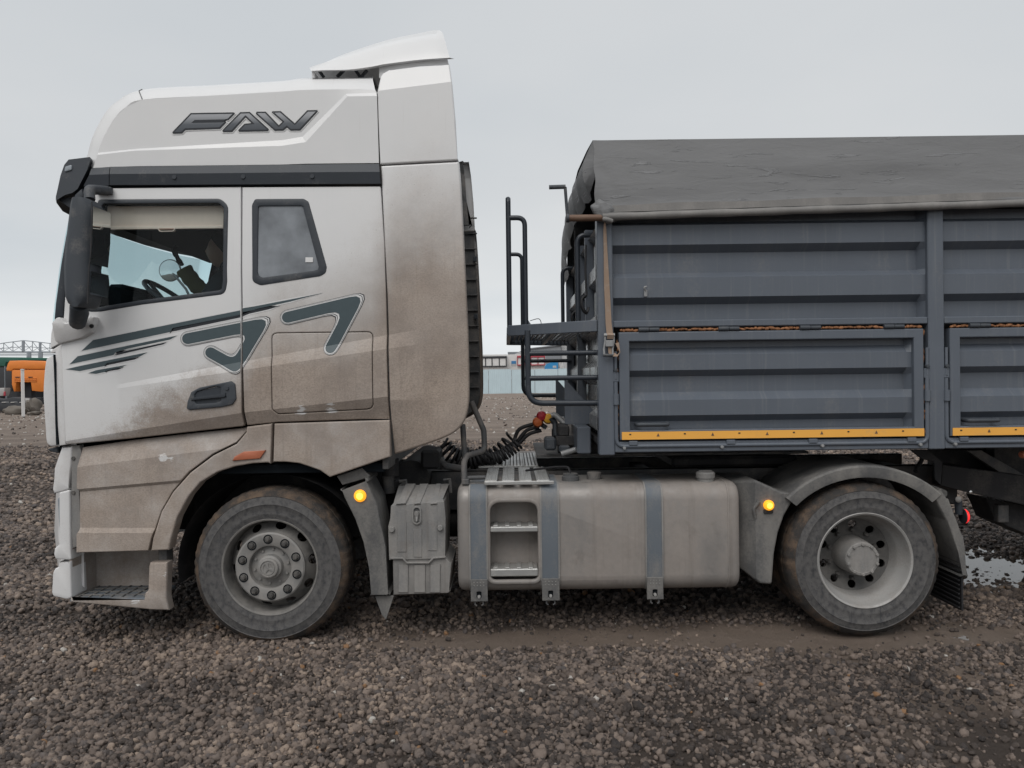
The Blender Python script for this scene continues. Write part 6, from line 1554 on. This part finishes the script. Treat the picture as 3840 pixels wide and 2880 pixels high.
# curtain-side trailers beyond the fence
Yb_ = 92.0
def gnd(spec, Y): (x, z) = P(spec, Y)[0]; return (x, Y, float(gz(x, Y)))
t1 = thing('box_trailer', 'white trailer rear with dark door frame, left one behind the fence', 'trailer', gnd('O 540,1050', Yb_))
bgbox('body', 'O 325,848 742,1120', Yb_ + .3, 9, 'box_white', t1); bgbox('frame_top', 'O 340,872 738,892', Yb_, .3, 'scrap_dark', t1)
for x in (342, 440, 530, 630, 726): bgbox('frame_bar', f'O {x},892 {x + 11},1010', Yb_ + .02, .28, 'scrap_dark', t1)
for x0_, x1_ in ((353, 440), (451, 530), (541, 630), (641, 726)): bgbox('door_panel', f'O {x0_},900 {x1_},1004', Yb_ + .12, .1, 'box_white', t1)
bgbox('frame_bottom', 'O 340,1004 738,1014', Yb_, .3, 'scrap_dark', t1)
t2 = thing('box_trailer', 'white trailer with dark red frame, right one behind the fence', 'trailer', gnd('O 1000,1050', Yb_ + 2))
bgbox('body', 'O 745,846 1275,1120', Yb_ + 2.4, 9, 'box_white', t2)
for x in (880, 985, 1068, 1165, 1258): bgbox('frame_bar', f'O {x},872 {x + 10},995', Yb_ + 2, .3, 'red_frame', t2)
bgbox('frame_top', 'O 880,862 1268,884', Yb_ + 2, .3, 'red_frame', t2); bgbox('frame_bottom', 'O 880,985 1268,994', Yb_ + 2, .3, 'red_frame', t2)
for x0_, x1_ in ((890, 985), (995, 1068), (1078, 1165), (1175, 1258)): bgbox('door_panel', f'O {x0_},884 {x1_},985', Yb_ + 2.14, .1, 'box_white', t2)
bgbox('side_mark', 'O 802,935 868,975', Yb_ + 2.36, .05, 'sheet_blue', t2); bgbox('side_mark', 'O 802,978 866,1005', Yb_ + 2.36, .05, 'wall_pale', t2)
# blue lorry cab over the fence
Yc = 88.0
lor = thing('lorry', 'bright blue lorry cab showing above the blue fence', 'truck', gnd('O 1360,1050', Yc))
cz = [(W(*px('O', x, y), Yc)) for x, y in ((1268, 1050), (1272, 1010), (1300, 972), (1345, 958), (1448, 956), (1448, 1090), (1268, 1090))]
bm = bmesh.new(); add_loft(bm, [[(p.x, Yc + d, p.z) for p in cz] for d in (0, 2.4)], closed_rows=True, cap=True); finish('cab', bm, MAT['cab_blue'], lor, 30)
bgbox('side_window', 'O 1375,1000 1425,1030', Yc - .03, .03, 'wall_pale', lor); bgbox('rear_rack', 'O 1450,1000 1540,1060', Yc + .3, 2, 'wall_pale', lor)
for x in (1462, 1480, 1498): tube('rack_rail', [q3('O', x, 930, Yc), q3('O', x + 22, 1035, Yc)], .06, MAT['box_white'], lor, 6)
for dx in (.3, 2.6):
    c_ = cz[0].x + dx; lathe('wheel', (c_ + .3, Yc, float(gz(c_, Yc)) + .5), [(.0, -.02), (.3, -.02), (.5, 0), (.5, .3), (0, .32)], MAT['scrap_dark'], lor, 20)
# warehouse
Yh = 150.0
wh = thing('warehouse', 'grey warehouse with a shallow roof far behind the white trailers', 'building', gnd('O 1200,1050', Yh))
pl_ = [(x, z) for x, z in P('O 845,838 1000,762 1490,708 1490,1150 845,1150', Yh)]
panel('front_wall', pl_, Yh, MAT['wall_grey'], wh, depth=12, lip=.05)
panel('roof_edge', P('O 1000,762 1490,706 1545,706 1545,722 1490,722 1000,776', Yh - .3), Yh - .3, MAT['wall_grey'], wh, depth=.3, lip=.02)
panel('end_wall', P('O 1492,712 1760,712 1760,1150 1492,1150', Yh + .5), Yh + .5, MAT['wall_pale'], wh, depth=10, lip=.05)
panel('gable_cladding', P('O 850,842 1000,772 1000,1100 850,1100', Yh - .15), Yh - .15, MAT['wall_pale'], wh, depth=.1, lip=.02)
lowb = thing('shed', 'low grey shed roof left of the far warehouse', 'building', gnd('O 820,1050', Yh + 6))
bgbox('wall', 'O 758,815 925,1140', Yh + 6, 8, 'wall_pale', lowb); bgbox('roof', 'O 752,810 930,838', Yh + 5.6, 9, 'wall_grey', lowb)

# ---- left: wrecked lorry cab, marker post, canopy, roof trusses, scrap
Yo = 47.0
oc = thing('lorry_cab', 'orange lorry cab seen from behind, parked beyond the white post', 'truck', gnd('R 330,1190', Yo))
def prism(nm, spec, Y, d, mat, par, lip=.05, ang=30): return panel(nm, P(spec, Y), Y, MAT[mat], par, depth=d, lip=lip, ang=ang)
prism('roof', 'R 86,560 110,480 135,446 330,440 560,446 700,460 720,560 700,575 200,570 165,598 88,598', Yo, 1.7, 'cab_orange', oc, .08)
prism('rear_wall', 'R 172,578 700,578 700,900 600,905 470,890 455,768 240,768 228,900 205,905 172,800', Yo + .05, 1.5, 'cab_orange', oc, .04)
for x0_, x1_ in ((215, 290), (410, 478)): bgbox('vent', f'R {x0_},682 {x1_},694', Yo - .02, .05, 'scrap_dark', oc)
for y in (704, 728, 748): bgbox('wall_rib', f'R 205,{y} 540,{y + 8}', Yo + .0, .06, 'cab_orange', oc)
prism('window_gap', 'R 240,770 455,770 470,985 420,1000 230,990', Yo + .6, .6, 'scrap_dark', oc)
prism('side_dark_wall', 'R 72,560 172,600 180,900 72,900', Yo + 1.2, .3, 'scrap_dark', oc)  # near-black panel left of the rear wall
box('chassis', P('R 90,1060', Yo)[0][0], P('R 560,1060', Yo)[0][0], Yo + .3, Yo + 1.8, P('R 90,1100', Yo)[0][1], P('R 90,1000', Yo)[0][1], MAT['scrap_dark'], oc, .05)
for x in (130, 260): lathe('wheel', tuple(pt('R', x, 1120, Yo)), [(0, 0), (.2, -.02), (.42, 0), (.42, .3), (0, .3)], MAT['scrap_dark'], oc, 18)
post = thing('marker_post', 'slim white post standing in the dirt before the orange cab', 'post', gnd('R 345,1245', 38))
pa, pb_ = pt('R', 332, 580, 38), pt('R', 345, 1246, 38)
tube('shaft', [(pb_.x, 38, float(gz(pb_.x, 38)) - .05), tuple(pa)], .10, MAT['box_white'], post, 4, ang=20)
lathe('shaft_cap', tuple(pa), [(.10, -.02), (.11, 0), (.11, .03), (0, .05)], MAT['box_white'], post, 8, axis='Z')
# canopy shed
Yk = 62.0
cn = thing('canopy_shed', 'dark green roofed open shed behind the orange cab', 'building', gnd('R 50,1190', Yk))
prism('canopy', 'R -600,405 -40,392 320,395 760,405 760,440 300,445 90,470 70,525 -600,530', Yk, 9, 'canopy_green', cn)
prism('back_wall', 'R -600,520 700,520 700,1190 -600,1190', Yk + 8, .3, 'scrap_dark', cn)
for x in (-560, 60, 690): bgbox('shed_post', f'R {x},520 {x + 18},1200', Yk, .3, 'steel_grey', cn)
# open roof trusses of a hall under construction
Yr = 100.0
tr = thing('roof_truss', 'bare grey steel roof trusses standing above the green shed', 'steel frame', gnd('R 345,1190', Yr))
def bar(a, b_, r, nm='truss_bar', Y=Yr): return tube(nm, [tuple(pt('R', *a, Y)), tuple(pt('R', *b_, Y))], r, MAT['steel_grey'], tr, 5, ang=20)
topc = [(-500, 285), (-60, 205), (55, 183), (192, 165), (345, 146), (480, 158), (595, 172), (740, 188), (1100, 230)]
for a, b_ in zip(topc, topc[1:]): bar(a, b_, .06, 'top_chord'); bar((a[0], a[1] + 92 - abs(a[0] - 345) * .05), (b_[0], b_[1] + 92 - abs(b_[0] - 345) * .05), .045, 'mid_chord')
for y, r in ((312, .09), (330, .06), (352, .06), (372, .05)): bar((-500, y - 4), (1100, y + 4), r, 'bottom_chord')
for a in topc: bar(a, (a[0], 312), .05, 'truss_post')
bar((345, 146), (345, 310), .2, 'truss_column'); bar((595, 172), (595, 320), .17, 'truss_column')
for a, b_ in zip(topc, topc[1:]): bar(a, (b_[0], 308), .045, 'truss_diagonal'); bar((a[0], 308), (b_[0], b_[1] + 60), .035, 'truss_diagonal')
for x in (430, 600): bar((x, 310), (x, 1190), .3, 'hall_column')
for x in (-300, 900): bar((x, 310), (x, 1190), .3, 'hall_column')
# scrap heap
Ys_ = 44.0
def heap_item(nm, lab, cat, spec, d, mat, Y=Ys_): 
    pts_ = P(spec, Y); xs__ = [p[0] for p in pts_]; o = thing(nm, lab, cat, (sum(xs__) / len(xs__), Y, float(gz(sum(xs__) / len(xs__), Y))), None)
    return o
sc1 = heap_item('scrapped_chassis', 'dark stripped truck chassis lying low beside the white post', 'chassis', 'R 0,1190 400,1190', 1, 'scrap_dark')
prism('frame_side', 'R -300,1060 420,1070 430,1180 120,1195 -300,1200', Ys_, 1.2, 'scrap_dark', sc1)
prism('frame_top', 'R -300,1000 60,1015 180,985 420,1010 430,1075 -300,1062', Ys_ + .3, 1.0, 'scrap_dark', sc1)
for x in (20, 150, 280): bgbox('cross_plate', f'R {x},1056 {x + 60},1068', Ys_ - .05, 1.1, 'scrap_pale', sc1)
pnl = heap_item('scrap_panel', 'pale scrap panel leaning by the dark chassis', 'scrap', 'R 400,1100', 1, 'scrap_pale')
prism('plate', 'R 362,1004 436,1006 436,1092 380,1092', Ys_ - .4, .1, 'scrap_pale', pnl); prism('leg', 'R 385,1090 425,1090 420,1190 390,1190', Ys_ - .35, .1, 'steel_grey', pnl)
vn = heap_item('scrap_panel', 'white panel with red edge at the left picture side', 'scrap', 'R 20,950', 1, 'scrap_pale')
prism('plate', 'R -200,850 68,848 66,900 40,970 -200,975', Ys_ + 2, .6, 'scrap_pale', vn); prism('edge', 'R 48,905 70,900 75,965 45,972', Ys_ + 1.9, .1, 'red_frame', vn); prism('stand', 'R -180,970 20,970 20,1190 -180,1190', Ys_ + 2.1, .4, 'scrap_dark', vn)
def rock(lab, spec, Y, rx_, ry_, rz_, sd):
    (x, z) = P(spec, Y)[0]; bm = bmesh.new(); bmesh.ops.create_icosphere(bm, subdivisions=3, radius=1)
    for v_ in bm.verts:
        d_ = v_.co; q = 1 + .5 * float(v2(d_.x * 1.5 + sd, d_.z * 1.5 + d_.y)) + .25 * float(v3(d_.x * 3.5 + sd, d_.y * 3.5 + d_.z * 2))
        v_.co = Vector((x + d_.x * rx_ * q, Y + d_.y * ry_ * q, float(gz(x, Y)) + rz_ * .75 + d_.z * rz_ * q))
    return tag(finish('boulder', bm, MAT['boulder'], None, 40), lab, 'rock', 'boulders by the scrap')
rock('flat brown boulder lying at the foot of the white post', 'R 225,1210', 41.5, .85, .5, .30, 1.1)
rock('tall brown boulder beside the orange cab, nearest the truck front', 'R 490,1100', 42, .45, .4, .55, 5.3)
rock('small pale stone between the white post and the truck front', 'R 505,1215', 40, .35, .3, .14, 8.7)
